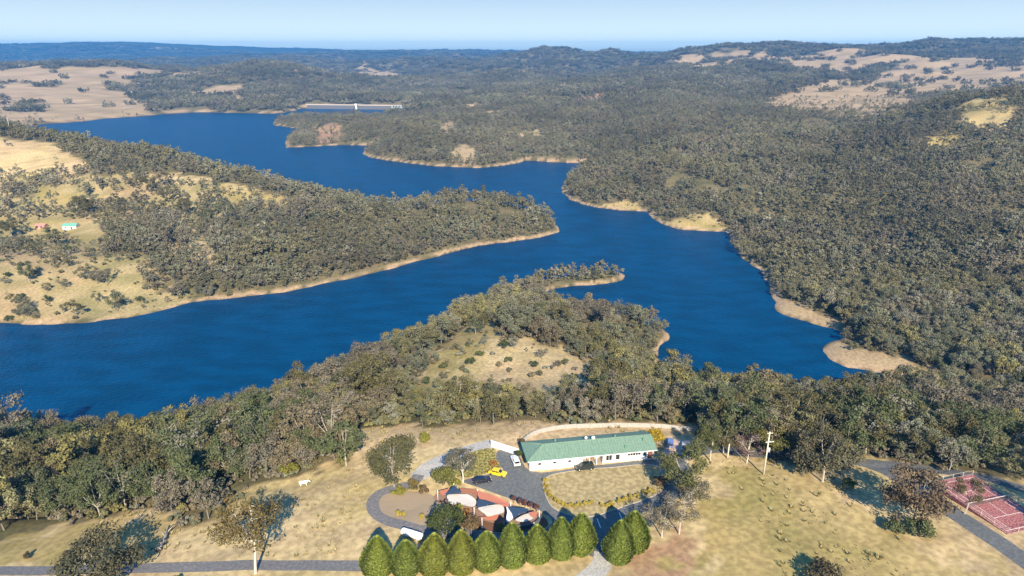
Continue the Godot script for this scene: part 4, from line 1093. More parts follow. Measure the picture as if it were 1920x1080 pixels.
func build_grounds() -> void:
	car("bright yellow sports coupe beside the sloping lawn", -3.7, 150.6, -0.36, Color(0.80, 0.56, 0.01), "coupe", 4.7)
	car("black coupe parked left of the shade sails", -7.6, 147.6, 0.25, Color(0.008, 0.012, 0.03), "coupe", 4.8)
	car("white wagon parked at the shaded left end of the house", 0.9, 155.6, 1.8, Color(0.72, 0.73, 0.73), "wagon", 4.5)
	car("dark green four-wheel drive in front of the house porch", 18.9, 152.9, PI + 0.16, Color(0.012, 0.022, 0.022), "wagon", 4.8)
	car("blue and white wagon on the pink patio, half behind the yellow wattle", 43.9, 164.8, 1.35, Color(0.16, 0.22, 0.42), "wagon", 4.5)
	car("silver hatchback on the pink patio nearest the conifers", 47.6, 163.6, 1.25, Color(0.55, 0.53, 0.52), "coupe", 4.2)
	var navy := paint("navy_sailcloth", Color(0.022, 0.050, 0.095), 0.8)
	var cream := paint("cream_sailcloth", Color(0.50, 0.465, 0.41), 0.8)
	var terra := paint("terracotta_sailcloth", Color(0.42, 0.15, 0.09), 0.8)
	var rust := paint("rust_sailcloth", Color(0.30, 0.12, 0.06), 0.8)
	var white := paint("white_sailcloth", Color(0.74, 0.75, 0.76), 0.8)
	sail("large cream shade sail, leftmost of the cream ones", [Vector2(-15.77, 140.00), Vector2(-13.88, 140.68), Vector2(-11.16, 140.54), Vector2(-9.41, 139.31), Vector2(-8.58, 137.97), Vector2(-8.83, 136.38), Vector2(-9.89, 135.98), Vector2(-11.58, 136.64), Vector2(-13.59, 136.90), Vector2(-14.96, 137.43)], 1.90, cream)
	sail("small navy shade sail at the far left peak of the sails", [Vector2(-16.13, 139.85), Vector2(-15.17, 141.64), Vector2(-14.29, 143.09), Vector2(-13.25, 141.80), Vector2(-12.23, 140.44), Vector2(-14.09, 140.16)], 2.60, navy)
	sail("terracotta shade sail at the far left end", [Vector2(-17.79, 141.72), Vector2(-16.77, 142.04), Vector2(-15.44, 142.36), Vector2(-15.83, 141.25), Vector2(-16.58, 139.99), Vector2(-17.41, 140.62)], 2.20, terra)
	sail("rust-coloured shade sail behind the large cream one", [Vector2(-12.75, 142.68), Vector2(-10.39, 142.36), Vector2(-8.22, 141.56), Vector2(-8.13, 139.68), Vector2(-9.91, 140.62), Vector2(-12.06, 141.25)], 2.20, rust)
	sail("long terracotta shade sail along the yard side", [Vector2(-8.28, 140.99), Vector2(-6.04, 140.05), Vector2(-3.90, 139.02), Vector2(-1.98, 137.58), Vector2(-0.75, 136.53), Vector2(-1.21, 135.19), Vector2(-4.04, 136.59), Vector2(-6.34, 137.89), Vector2(-7.87, 138.35)], 2.50, terra)
	sail("middle navy shade sail between the two largest cream sails", [Vector2(-8.00, 138.83), Vector2(-5.98, 138.28), Vector2(-3.83, 137.00), Vector2(-5.91, 136.22), Vector2(-8.21, 135.81)], 2.10, navy)
	sail("cream shade sail in the middle, below the navy one", [Vector2(-8.03, 135.38), Vector2(-6.61, 136.03), Vector2(-4.15, 136.42), Vector2(-2.33, 136.21), Vector2(-1.87, 134.91), Vector2(-2.13, 133.63), Vector2(-4.06, 132.87), Vector2(-5.67, 132.57), Vector2(-6.52, 133.58), Vector2(-7.54, 134.60)], 1.90, cream)
	sail("low terracotta shade sail above the mulched bank", [Vector2(-7.10, 133.11), Vector2(-5.08, 133.40), Vector2(-3.21, 134.03), Vector2(-3.67, 131.98), Vector2(-5.41, 132.06)], 1.20, terra)
	sail("narrow white shade sail, upright between navy and cream sails", [Vector2(-1.31, 135.35), Vector2(-0.33, 134.06), Vector2(0.32, 132.29), Vector2(0.03, 131.04), Vector2(-1.12, 130.18), Vector2(-1.29, 131.79), Vector2(-1.11, 133.55)], 2.20, white)
	sail("navy shade sail at the right end of the sails", [Vector2(-0.84, 134.91), Vector2(1.39, 134.55), Vector2(3.88, 133.97), Vector2(3.22, 133.01), Vector2(1.56, 132.15), Vector2(0.45, 130.94), Vector2(0.00, 132.58)], 2.60, navy)
	sail("cream shade sail at the right tip of the sails", [Vector2(0.79, 131.51), Vector2(2.26, 132.93), Vector2(3.89, 133.52), Vector2(5.19, 133.44), Vector2(4.98, 131.93), Vector2(3.68, 131.02), Vector2(2.23, 130.89)], 1.70, cream)
	sail("small terracotta shade sail at the right tip", [Vector2(4.01, 133.47), Vector2(5.86, 133.67), Vector2(5.29, 131.61), Vector2(4.40, 132.32)], 2.10, terra)
	var steel := paint("white_steel", Color(0.78, 0.78, 0.78), 0.4)
	var posts := [[-18.2, 141.3, "far left corner of the sails"], [-14.4, 143.8, "small navy peak"], [-8.4, 141.2, "yard side of the sails"], [-8.9, 134.5, "middle of the cream sails"], [-0.3, 136.6, "right end of the long terracotta sail"], [6.4, 133.6, "right tip of the sails"], [-1.1, 128.9, "lower end of the narrow white sail"], [-6.9, 130.8, "mulched bank below the sails"], [5.0, 129.3, "lower right corner of the sails"], [-15.9, 135.5, "dark round bush beside the sails"]]
	for p in posts:
		var o := thing("sail_post", "slim white steel post at the " + p[2], "post", spot(p[0], p[1]), 0.0, "white posts that carry the shade sails")
		tube_part("shaft", [Vector3(0, -0.3, 0), Vector3(0, 2.7, 0)], [0.08, 0.06], steel, o, 8)
		tube_part("cap", [Vector3(0, 2.7, 0), Vector3(0, 2.76, 0)], [0.09, 0.05], steel, o, 8)
		box_part("base_plate", Vector3(0, 0.03, 0), Vector3(0.35, 0.06, 0.35), steel, o)
	var paving := paint("salmon_paving", Color(0.36, 0.22, 0.155), 0.9)
	mottle(paving, 0.05, 0.65, 1.0, 6.0, 51)
	sheet("terrace", smooth_line([Vector2(-19.2, 143.0), Vector2(-14.8, 145.4), Vector2(-8.0, 143.2), Vector2(-0.7, 139.4), Vector2(7.0, 136.0), Vector2(6.0, 133.0), Vector2(3.1, 131.2), Vector2(-1.2, 131.7), Vector2(-7.5, 133.6), Vector2(-14.3, 137.2), Vector2(-18.2, 140.3)], true, 4), 0.07, paving, "salmon paved terrace under the shade sails", "terrace")
	var wall := thing("retaining_wall", "low curved dark grey retaining wall below the right-hand sails", "wall", spot(2, 130.6))
	var line := smooth_line([Vector2(-1.6, 132.0), Vector2(0.4, 130.9), Vector2(3.1, 130.6), Vector2(5.2, 131.6), Vector2(6.9, 134.0)], false, 5)
	for k in line.size() - 1:
		var p := spot(line[k].x, line[k].y) - wall.position
		var q := spot(line[k + 1].x, line[k + 1].y) - wall.position
		var along := (q - p)
		var flat := Vector3(along.x, 0, along.z).normalized()
		box_part("block", (p + q) * 0.5 + Vector3(0, 0.25, 0), Vector3(along.length() - 0.02, 1.3, 0.3), paint("dark_grey_block", Color(0.085, 0.095, 0.10), 0.9), wall, Basis(flat, Vector3.UP, flat.cross(Vector3.UP)))
	# gas tank by the lane
	var tank := thing("gas_tank", "long white gas tank lying on cradles beside the lane", "tank", spot(-22.6, 127.6), -0.42)
	var pts := []
	var rad := []
	for k in 9:
		pts.append(Vector3(-2.55 - 0.62 * cos(PI * 0.5 * (1.0 - k / 8.0)) + 0.0, 1.15, 0))
		rad.append(maxf(0.02, 0.78 * sqrt(maxf(0.0, 1.0 - pow(cos(PI * 0.5 * (1.0 - k / 8.0)) if k < 8 else 0.0, 2.0)))))
	pts.clear()
	rad.clear()
	for k in 17:
		var a := -PI * 0.5 + PI * k / 16.0
		pts.append(Vector3((2.2 if a >= 0 else -2.2) + 0.7 * sin(a), 1.15, 0))
		rad.append(maxf(0.01, 0.85 * cos(a)))
	tube_part("shell", pts, rad, paint("tank_white", Color(0.85, 0.85, 0.84), 0.45), tank, 18)
	for s in [-1.5, 1.5]:
		box_part("cradle", Vector3(s, 0.15, 0), Vector3(0.35, 0.9, 1.3), paint("cradle_concrete", Color(0.35, 0.34, 0.32), 0.9), tank)
	tube_part("valve_dome", [Vector3(0, 1.95, 0), Vector3(0, 2.15, 0)], [0.25, 0.22], paint("tank_white", Color.WHITE), tank, 10)
	box_part("hitch", Vector3(3.2, 0.75, 0), Vector3(0.9, 0.12, 0.12), paint("galvanised", Color(0.5, 0.5, 0.5), 0.4, 0.8), tank)
	power_pole("tall pale timber power pole with crossarm on the grassy slope", 64.8, 150.4, 12.6, true)
	power_pole("short pale stub pole beside the upper road", 57.9, 158.4, 4.6, false)
	power_pole("thin pale power pole on the ridge across the lake, right of the bare field", -469.0, 846.0, 13.0, true)
	power_pole("thin pale power pole at the left edge of the ridge across the lake", -585.0, 812.0, 15.0, true)
	# a fallen log at the edge of the belt
	var log_ := thing("fallen_log", "weathered grey fallen log lying on the dry slope", "log", spot(-82.2, 130.0, 0.3), deg_to_rad(98.0))
	var bark := paint("dead_wood", Color(0.33, 0.29, 0.24), 0.95)
	tube_part("trunk", [Vector3(0, 0, 0), Vector3(3.5, 0.15, 0.2), Vector3(8.5, 0.1, -0.2)], [0.45, 0.36, 0.2], bark, log_, 8)
	tube_part("limb", [Vector3(6.0, 0.1, 0), Vector3(8.6, 0.9, 1.6)], [0.16, 0.05], bark, log_, 6)
	tube_part("limb", [Vector3(4.6, 0.1, 0), Vector3(6.4, 0.7, -1.8)], [0.14, 0.05], bark, log_, 6)
	tube_part("root_plate", [Vector3(-0.25, 0.1, 0), Vector3(0.1, 0.1, 0)], [0.9, 0.5], bark, log_, 9)
	build_cow()
	# sheds on the far point
	far_shed("small pale shed with green roof on the point across the lake", -379.0, 572.0, 11.0, 6.5, 3.0, Color(0.14, 0.36, 0.28), Color(0.72, 0.70, 0.64), 0.1)
	far_shed("small red-brown shed left of the green-roofed one, across the lake", -410.0, 580.0, 8.0, 5.0, 2.6, Color(0.50, 0.22, 0.17), Color(0.48, 0.27, 0.21), 0.0)
	far_shed("tiny pale farmhouse on the far left pasture", -1190.0, 2230.0, 18.0, 9.0, 3.6, Color(0.62, 0.60, 0.58), Color(0.7, 0.68, 0.64), 0.2)


func power_pole(label: String, x: float, d: float, high: float, arms: bool) -> void:
	var o := thing("power_pole", label, "power pole", spot(x, d), 0.15)
	var timber := paint("pale_timber", Color(0.56, 0.54, 0.44), 0.85)
	tube_part("pole", [Vector3(0, -0.5, 0), Vector3(0.1, high, 0)], [0.21, 0.14], timber, o, 8)
	if not arms:
		return
	box_part("crossarm", Vector3(0.35, high - 2.9, 0.12), Vector3(2.2, 0.16, 0.12), timber, o)
	box_part("crossarm", Vector3(0.1, high - 0.35, 0.12), Vector3(1.5, 0.14, 0.12), timber, o)
	for s in [-0.55, 0.55, 1.2]:
		tube_part("insulator", [Vector3(s, high - 2.82, 0.12), Vector3(s, high - 2.6, 0.12)], [0.07, 0.05], paint("insulator_white", Color(0.7, 0.7, 0.7), 0.3), o, 6)
	tube_part("transformer", [Vector3(0.45, high - 5.8, 0.1), Vector3(0.45, high - 4.6, 0.1)], [0.3, 0.3], paint("transformer_grey", Color(0.45, 0.47, 0.48), 0.5), o, 10)


func far_shed(label: String, x: float, d: float, wide: float, deep: float, high: float, roof: Color, wall: Color, turn: float) -> void:
	var o := thing("shed", label, "shed", spot(x, d), turn)
	var t := Tool.new()
	t.prism(PackedVector2Array([Vector2(-deep * 0.5, -2), Vector2(deep * 0.5, -2), Vector2(deep * 0.5, high), Vector2(0, high + deep * 0.22), Vector2(-deep * 0.5, high)]), -wide * 0.5, wide * 0.5, Transform3D(Basis(Vector3(0, 0, -1), Vector3.UP, Vector3(1, 0, 0)), Vector3.ZERO))
	part("wall", t.mesh(), paint("shed_wall" + wall.to_html(false), wall, 0.8), o)
	for s in [-1.0, 1.0]:
		var a := Vector3(-wide * 0.5 - 0.4, high - 0.1, s * (deep * 0.5 + 0.5))
		var b := Vector3(-wide * 0.5 - 0.4, high + deep * 0.22 + 0.15, 0)
		var q := [a, b, b + Vector3(wide + 0.8, 0, 0), a + Vector3(wide + 0.8, 0, 0)]
		if s < 0:
			q.reverse()
		part("roof", roof_slab(q), paint("shed_roof" + roof.to_html(false), roof, 0.5), o)
	box_part("door", Vector3(wide * 0.15, 1.0, deep * 0.5 + 0.02), Vector3(1.6, 2.2, 0.06), paint("shed_door", Color(0.12, 0.10, 0.09), 0.8), o)
	box_part("window", Vector3(-wide * 0.25, 1.5, deep * 0.5 + 0.02), Vector3(1.4, 1.0, 0.06), paint("dark_glass", Color.BLACK), o)


# ==================================================================== a cow, as one rounded skin
func build_cow() -> void:
	var bones := [[Vector3(-0.75, 1.0, 0), Vector3(0.55, 1.02, 0), 0.40, 0.37], [Vector3(-0.75, 1.12, 0), Vector3(-0.95, 1.02, 0), 0.27, 0.22], [Vector3(0.6, 1.12, 0), Vector3(1.12, 1.28, 0.04), 0.26, 0.17], [Vector3(1.1, 1.3, 0.04), Vector3(1.52, 1.05, 0.10), 0.16, 0.10], [Vector3(1.1, 1.36, 0.0), Vector3(1.02, 1.40, 0.26), 0.05, 0.04], [Vector3(1.1, 1.36, 0.0), Vector3(1.02, 1.40, -0.2), 0.05, 0.04], [Vector3(-1.14, 1.15, 0), Vector3(-1.2, 0.5, 0), 0.05, 0.035]]
	for s in [-0.2, 0.2]:
		bones.append([Vector3(0.5, 0.9, s), Vector3(0.52 + s * 0.3, 0.45, s), 0.17, 0.09])
		bones.append([Vector3(0.52 + s * 0.3, 0.45, s), Vector3(0.5 + s * 0.3, 0.02, s), 0.08, 0.07])
		bones.append([Vector3(-0.82, 0.95, s), Vector3(-0.72 + s * 0.3, 0.62, s), 0.22, 0.12])
		bones.append([Vector3(-0.72 + s * 0.3, 0.62, s), Vector3(-0.92 + s * 0.3, 0.42, s), 0.11, 0.08])
		bones.append([Vector3(-0.92 + s * 0.3, 0.42, s), Vector3(-0.86 + s * 0.3, 0.02, s), 0.08, 0.07])
	var o := part("cow", skin(bones, 0.05, Vector3(-1.4, -0.1, -0.6), Vector3(1.8, 1.75, 0.6)), paint("white_hide", Color(0.80, 0.74, 0.64), 0.85), self)
	o.position = spot(-54.6, 152.6)
	o.rotation.y = 0.25
	o.scale = Vector3.ONE * 1.05
	tag(o, "white cow standing on the tan slope below the trees", "cow")


func skin(bones: Array, cell_size: float, lo: Vector3, hi: Vector3) -> ArrayMesh:
	# surface nets round a smooth union of tapered capsules
	var n := Vector3i(((hi - lo) / cell_size).ceil())
	var f := PackedFloat32Array()
	f.resize((n.x + 1) * (n.y + 1) * (n.z + 1))
	var sx := 1
	var sy := n.x + 1
	var sz := (n.x + 1) * (n.y + 1)
	for k in n.z + 1:
		for j in n.y + 1:
			for i in n.x + 1:
				var p := lo + Vector3(i, j, k) * cell_size
				var sum := 0.0
				for b in bones:
					var ab: Vector3 = b[1] - b[0]
					var t := clampf((p - b[0]).dot(ab) / ab.length_squared(), 0.0, 1.0)
					var dist: float = (p - b[0] - ab * t).length() - lerpf(b[2], b[3], t)
					sum += exp(-dist * 22.0)
				f[i + j * sy + k * sz] = -log(maxf(sum, 1e-30)) / 22.0
	var where := {}
	var verts := PackedVector3Array()
	for k in n.z:
		for j in n.y:
			for i in n.x:
				var at := i + j * sy + k * sz
				var mid := Vector3.ZERO
				var hits := 0
				for e in [[0, sx], [sy, sy + sx], [sz, sz + sx], [sy + sz, sx + sy + sz], [0, sy], [sx, sx + sy], [sz, sy + sz], [sx + sz, sx + sy + sz], [0, sz], [sx, sx + sz], [sy, sy + sz], [sx + sy, sx + sy + sz]]:
					var a := f[at + e[0]]
					var b := f[at + e[1]]
					if (a < 0.0) != (b < 0.0):
						var pa := Vector3(1 if e[0] & 0 else 0, 0, 0)
						var ia: int = e[0]
						var ib: int = e[1]
						pa = Vector3(ia % sy, (ia % sz) / sy, ia / sz)
						var pb := Vector3(ib % sy, (ib % sz) / sy, ib / sz)
						mid += pa.lerp(pb, a / (a - b))
						hits += 1
				if hits:
					where[at] = verts.size()
					verts.append(lo + (Vector3(i, j, k) + mid / hits) * cell_size)
	var st := SurfaceTool.new()
	st.begin(Mesh.PRIMITIVE_TRIANGLES)
	st.set_smooth_group(0)
	for p in verts:
		st.add_vertex(p)
	for at in where:
		for e in [[sx, sy, sz], [sy, sz, sx], [sz, sx, sy]]:
			var a := f[at]
			var b := f[at + e[0]]
			if (a < 0.0) == (b < 0.0):
				continue
			var q := [at, at - e[1], at - e[1] - e[2], at - e[2]]
			if not (where.has(q[1]) and where.has(q[2]) and where.has(q[3])):
				continue
			if a < 0.0:
				q.reverse()
			for w in [0, 1, 2, 0, 2, 3]:
				st.add_index(where[q[w]])
	st.generate_normals()
	return st.commit()


# ==================================================================== the court
func build_court() -> void:
	var y := 0.0
	for p in [Vector2(104.2, 144), Vector2(116, 147.4), Vector2(108.8, 125.1), Vector2(120.6, 128.5), Vector2(112, 136)]:
		y = maxf(y, ground(p.x, p.y))
	y += 0.12
	# local x across the court, local z from the far end towards the camera
	var across := Vector3(11.8, 0, -3.2).normalized()
	var along := Vector3(4.9, 0, 18.6)
	along = (along - across * along.dot(across)).normalized()
	var o := thing("tennis_court", "faded pink tennis court with white lines", "tennis court", Vector3(104.2, y, -144.0), atan2(-across.z, across.x))
	var wide := 12.4
	var long := 20.0
	var pink := paint("court_pink", Color(0.44, 0.165, 0.155), 0.9)
	mottle(pink, 0.02, 0.6, 1.0, 10.0, 61, 5)
	box_part("surface", Vector3(wide * 0.5, -0.5, long * 0.5), Vector3(wide, 1.0, long), pink, o)
	var white := paint("court_line", Color(0.72, 0.66, 0.63), 0.8)
	for x in [1.0, 2.3, wide - 2.3, wide - 1.0]:
		box_part("line", Vector3(x, 0.006, long * 0.5), Vector3(0.09, 0.012, long - 2.0), white, o)
	for z in [1.0, 5.2, long - 5.2, long - 1.0]:
		var inset := 2.3 if z > 2.0 and z < long - 2.0 else 1.0
		box_part("line", Vector3(wide * 0.5, 0.009, z), Vector3(wide - inset * 2.0, 0.012, 0.09), white, o)
	box_part("line", Vector3(wide * 0.5, 0.007, long * 0.5), Vector3(0.09, 0.012, long - 10.4), white, o)
	var net := thing("tennis_net", "sagging pale net across the middle of the pink court", "net", o.position + across * wide * 0.5 + along * long * 0.5, o.rotation.y)
	var steel := paint("galvanised", Color(0.5, 0.5, 0.5), 0.4, 0.8)
	for s in [-1, 1]:
		tube_part("post", [Vector3(s * wide * 0.47, 0, 0), Vector3(s * wide * 0.47, 1.1, 0)], [0.05, 0.05], steel, net, 8)
	var cord := Tool.new()
	for k in 49:
		var x := -wide * 0.47 + wide * 0.94 * k / 48.0
		cord.box(Vector3(x, 0.5, 0), Vector3(0.02, 0.95, 0.02))
	for k in 8:
		cord.box(Vector3(0, 0.06 + k * 0.125, 0), Vector3(wide * 0.94, 0.02, 0.02))
	part("mesh", cord.mesh(), paint("net_cord", Color(0.10, 0.09, 0.09), 0.9), net)
	box_part("tape", Vector3(0, 1.0, 0), Vector3(wide * 0.94, 0.09, 0.04), white, net)
	# the low enclosure along the road and round the near end
	var f := thing("court_fence", "low white-railed wire fence along the road side of the pink court", "fence", o.position, o.rotation.y)
	var rail := paint("white_rail", Color(0.50, 0.42, 0.40), 0.6)
	var runs := [[Vector3(0.05, 0, 0), Vector3(0.05, 0, long)], [Vector3(0.05, 0, long), Vector3(wide, 0, long)], [Vector3(0.05, 0, 0), Vector3(wide, 0, 0)]]
	for r in runs:
		var a: Vector3 = r[0]
		var b: Vector3 = r[1]
		var dir := (b - a).normalized()
		var bays := int(a.distance_to(b) / 3.0)
		for k in bays + 1:
			var p := a.lerp(b, float(k) / bays)
			tube_part("post", [p + Vector3(0, -1.0, 0), p + Vector3(0, 1.25, 0)], [0.045, 0.045], rail, f, 6)
		for h in [0.12, 1.2]:
			tube_part("rail", [a + Vector3(0, h, 0), b + Vector3(0, h, 0)], [0.028, 0.028], rail, f, 6)
		var t := Tool.new()
		var k := 0.4
		while k < a.distance_to(b):
			t.box(a + dir * k + Vector3(0, 0.66, 0), Vector3(0.015, 1.06, 0.015))
			k += 0.4
		part("wire", t.mesh(), steel, f)


# ==================================================================== planted trees and bushes
func conifer(sd: int) -> Array:
	# a dense, clipped egg of upright sprays over an inner mass of the same foliage
	var rg := RandomNumberGenerator.new()
	rg.seed = sd
	var t := Tool.new()
	var high := 10.0
	var lump := []
	for k in 14:
		lump.append([rg.randf() * TAU, rg.randf(), rg.randf_range(-0.10, 0.12)])
	var radius := func(h: float, a: float) -> float:
		var r: float = 2.95 * pow(maxf(0.0, 1.0 - pow(absf(h - 0.28) / (0.72 if h > 0.28 else 0.40), 1.5)), 0.9 if h > 0.28 else 0.45)
		for l in lump:
			var w := exp(-(pow(angle_difference(a, l[0]), 2.0) * 2.0 + pow(h - l[1], 2.0) * 30.0))
			r *= 1.0 + l[2] * w
		return r
	for k in 6500:
		var h := pow(rg.randf(), 1.15) * 0.985
		var a := rg.randf() * TAU
		var tuft := fine.get_noise_3d(cos(a) * 2.6 + sd * 9.0, h * 9.0, sin(a) * 2.6)
		var r: float = radius.call(h, a) * (rg.randf_range(0.92, 1.06) + tuft * 0.14)
		var p := Vector3(cos(a) * r, 0.25 + h * (high - 0.25), sin(a) * r)
		var out := Vector3(cos(a), 0.35, sin(a)).normalized()
		var up := (Vector3.UP * 1.3 + out * 0.6 + Vector3(rg.randfn(0, 0.3), 0, rg.randfn(0, 0.3))).normalized()
		var side := up.cross(out).normalized()
		var s := rg.randf_range(0.24, 0.50)
		var g := rg.randf_range(0.70, 1.25) * (1.0 + tuft * 0.45)
		t.tint = Color(g * rg.randf_range(0.9, 1.15), g, g * 0.9)
		t.tri(p - side * s * 0.42, p + up * s * 1.25 + out * s * 0.25, p + side * s * 0.42)
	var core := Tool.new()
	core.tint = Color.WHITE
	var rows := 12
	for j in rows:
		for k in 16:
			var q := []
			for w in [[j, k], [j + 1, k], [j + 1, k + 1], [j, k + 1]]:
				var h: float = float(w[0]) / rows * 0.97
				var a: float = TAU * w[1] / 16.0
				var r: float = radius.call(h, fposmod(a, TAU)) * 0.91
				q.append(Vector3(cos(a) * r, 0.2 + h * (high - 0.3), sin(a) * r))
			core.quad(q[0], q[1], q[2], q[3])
	var trunk := Tool.new()
	trunk.tube([Vector3(0, -0.4, 0), Vector3(0, 3.0, 0)], [0.24, 0.16], 7)
	return [t.mesh(false, true), core.mesh(), trunk.mesh(true)]


func bush(sd: int, high: float, wide: float, count := 14, size := 0.45) -> ArrayMesh:
	var rg := RandomNumberGenerator.new()
	rg.seed = sd * 31 + 5
	var t := Tool.new()
	for k in count:
		var a := rg.randf() * TAU
		var r := sqrt(rg.randf()) * wide * 0.36
		var h := high * (0.28 + 0.5 * (1.0 - pow(r / (wide * 0.5), 2.0)) * rg.randf_range(0.5, 1.1))
		clump(t, Vector3(cos(a) * r, h, sin(a) * r), Vector3(wide * 0.17, high * 0.2, wide * 0.17), 60, size, rg, 0.2)
	return t.mesh(false, true)


func put_bush(label: String, category: String, x: float, d: float, high: float, wide: float, tone: Color, key: String, count := 14, size := 0.45, group := "") -> void:
	var o := thing("bush" if category == "bush" else category.replace(" ", "_"), label, category, spot(x, d), 0.0, group)
	part("foliage", bush(int(x * 10 + d), high, wide, count, size), leaf_material(key + "_leaves", tone), o)
	var t := Tool.new()
	for k in 3:
		t.tube([Vector3(0, -0.3, 0), Vector3(cos(k * 2.1) * wide * 0.2, high * 0.45, sin(k * 2.1) * wide * 0.2)], [0.05 * wide * 0.4, 0.03], 4, false)
	part("stem", t.mesh(), paint("gum_bark", Color(0.17, 0.15, 0.12), 0.9), o)


func put_tree(label: String, x: float, d: float, how: int, sd: int, high: float, wide: float, tone: Color, key: String, bark := Color(0.40, 0.36, 0.30)) -> void:
	var o := thing("gum_tree", label, "gum tree", spot(x, d))
	var pair := gum(how, sd, high, wide, 2.0)
	part("trunk", pair[0].mesh(), paint("bark" + bark.to_html(false), bark, 0.9), o)
	part("crown", pair[1].mesh(false, true), leaf_material(key + "_leaves", tone), o)


func build_garden_trees() -> void:
	var kinds := []
	for k in 4:
		kinds.append(conifer(70 + k))
	var greens := [leaf_material("conifer_leaves", Color(0.215, 0.270, 0.052)), leaf_material("conifer_yellow_leaves", Color(0.235, 0.262, 0.050)), leaf_material("conifer_deep_leaves", Color(0.195, 0.255, 0.054))]
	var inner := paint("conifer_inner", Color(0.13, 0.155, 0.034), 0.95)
	var row := [[-28.3, 116.3, 1.0], [-22.3, 116.4, 0.97], [-16.3, 116.6, 1.02], [-10.5, 117.3, 1.0], [-5.1, 118.1, 1.0], [0.3, 119.2, 1.02], [5.6, 120.4, 0.98], [10.6, 121.6, 0.98], [15.0, 123.0, 1.02], [22.9, 120.4, 1.0], [26.6, 124.0, 1.05]]
	var names := ["leftmost clipped conifer, at the end of the farm road", "second clipped conifer from the left, below the white gas tank", "third clipped conifer from the left, beside the tank's pointed end", "fourth clipped conifer from the left, under the dark round bush", "fifth clipped conifer from the left, in the middle of the row", "sixth clipped conifer from the left, below the terracotta sails", "seventh clipped conifer from the left, below the right tip of the sails", "eighth clipped conifer from the left, joined to the last of the row", "ninth clipped conifer, at the right end of the row beside the drive", "clipped conifer standing alone right of the pale track, nearer one of a pair", "clipped conifer right of the drive, farther one of a pair"]
	for k in row.size():
		var r: Array = row[k]
		var o := thing("conifer", names[k], "conifer", spot(r[0], r[1]), k * 1.3, "clipped conifers along the lower garden")
		o.scale = Vector3(r[2] * 1.1, r[2] * 0.93 * [1.0, 0.90, 1.03, 1.08, 0.95, 1.07, 0.93, 1.04, 1.0, 1.08, 1.0][k], r[2] * 1.1)
		o.rotation.z = 0.03 * (k % 3 - 1)
		o.rotation.x = 0.025 * ((k * 2) % 3 - 1)
		var m: Array = kinds[k % 4]
		part("foliage", m[0], greens[[0, 2, 1, 1, 0, 2, 0, 2, 0, 2, 0][k]], o)
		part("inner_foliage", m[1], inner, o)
		part("trunk", m[2], paint("conifer_bark", Color(0.13, 0.09, 0.06), 0.9), o)
	# single trees round the homestead
	put_tree("lone round dark gum tree on the tan slope left of the ramp", -30.0, 147.5, 0, 201, 13.4, 10.0, Color(0.085, 0.083, 0.038), "dark_olive", Color(0.27, 0.24, 0.20))
	put_tree("tall leaning gum with bare pale trunk beside the farm road", -55.4, 119.0, 1, 202, 18.5, 10.5, Color(0.125, 0.098, 0.036), "warm_olive", Color(0.5, 0.46, 0.4))
	put_tree("big dark gum at the bottom left corner below the farm road", -87.5, 117.8, 0, 203, 10.5, 12.0, Color(0.082, 0.080, 0.046), "dusky", Color(0.42, 0.38, 0.32))
	put_tree("grey-leaved gum with forked white trunk beside the yellow car", -12.5, 148.2, 1, 204, 9.2, 6.6, Color(0.115, 0.110, 0.075), "ashen", Color(0.66, 0.62, 0.55))
	put_tree("green gum tree at the right end of the oval lawn", 41.6, 142.6, 0, 205, 13.5, 9.0, Color(0.098, 0.105, 0.042), "garden_green")
	put_tree("slim green tree behind the patio, left one of two", 50.2, 158.3, 3, 206, 10.5, 6.5, Color(0.085, 0.094, 0.034), "slim_green")
	put_tree("slim green tree behind the patio, right one of two", 53.0, 157.4, 3, 207, 12.0, 6.5, Color(0.098, 0.105, 0.036), "slim_green")
	put_tree("left one of two bare twiggy trees beside the paired conifers", 33.9, 127.4, 2, 208, 9.8, 6.2, Color(0.125, 0.112, 0.070), "twiggy_brown", Color(0.45, 0.40, 0.36))
	put_tree("right one of two bare twiggy trees beside the paired conifers", 38.0, 128.4, 2, 209, 10.2, 6.4, Color(0.125, 0.112, 0.070), "twiggy_brown", Color(0.45, 0.40, 0.36))
	put_tree("spreading grey-olive gum right of the power pole", 78.2, 146.5, 1, 210, 13.0, 11.0, Color(0.105, 0.098, 0.056), "grey_olive")
	put_tree("big reddish-brown tree between the asphalt roads left of the pink court", 90.8, 128.6, 0, 211, 13.0, 11.5, Color(0.132, 0.100, 0.066), "rusty")
	put_tree("sparse olive-brown tree standing in front of the pink court's fence", 105.0, 132.6, 1, 212, 9.5, 5.0, Color(0.12, 0.100, 0.056), "sparse_brown")
	put_tree("bright olive tree just behind the timber power pole", 70.5, 161.4, 0, 213, 9.0, 7.0, Color(0.135, 0.130, 0.036), "bright_olive")
	put_tree("small brown tree with pale stem left of the power pole", 62.4, 156.4, 2, 214, 8.2, 5.5, Color(0.135, 0.085, 0.065), "small_brown", Color(0.6, 0.56, 0.5))
	put_tree("small gum overhanging the upper road left of the power pole", 57.8, 161.5, 1, 215, 8.0, 6.0, Color(0.112, 0.102, 0.052), "small_grey")
	put_tree("olive gum beside the near right corner of the pink court", 126.0, 123.0, 0, 216, 13.0, 10.0, Color(0.10, 0.092, 0.04), "olive")
	put_tree("brown-olive gum at the near end of the twiggy pair", 43.5, 137.2, 2, 217, 8.0, 7.0, Color(0.115, 0.098, 0.06), "grey_olive")
	var B := "bush"
	put_bush("large dark green bush in front of the left-hand shade sails", B, -14.6, 127.6, 8.8, 9.5, Color(0.052, 0.066, 0.022), "deep_green", 34, 0.5)
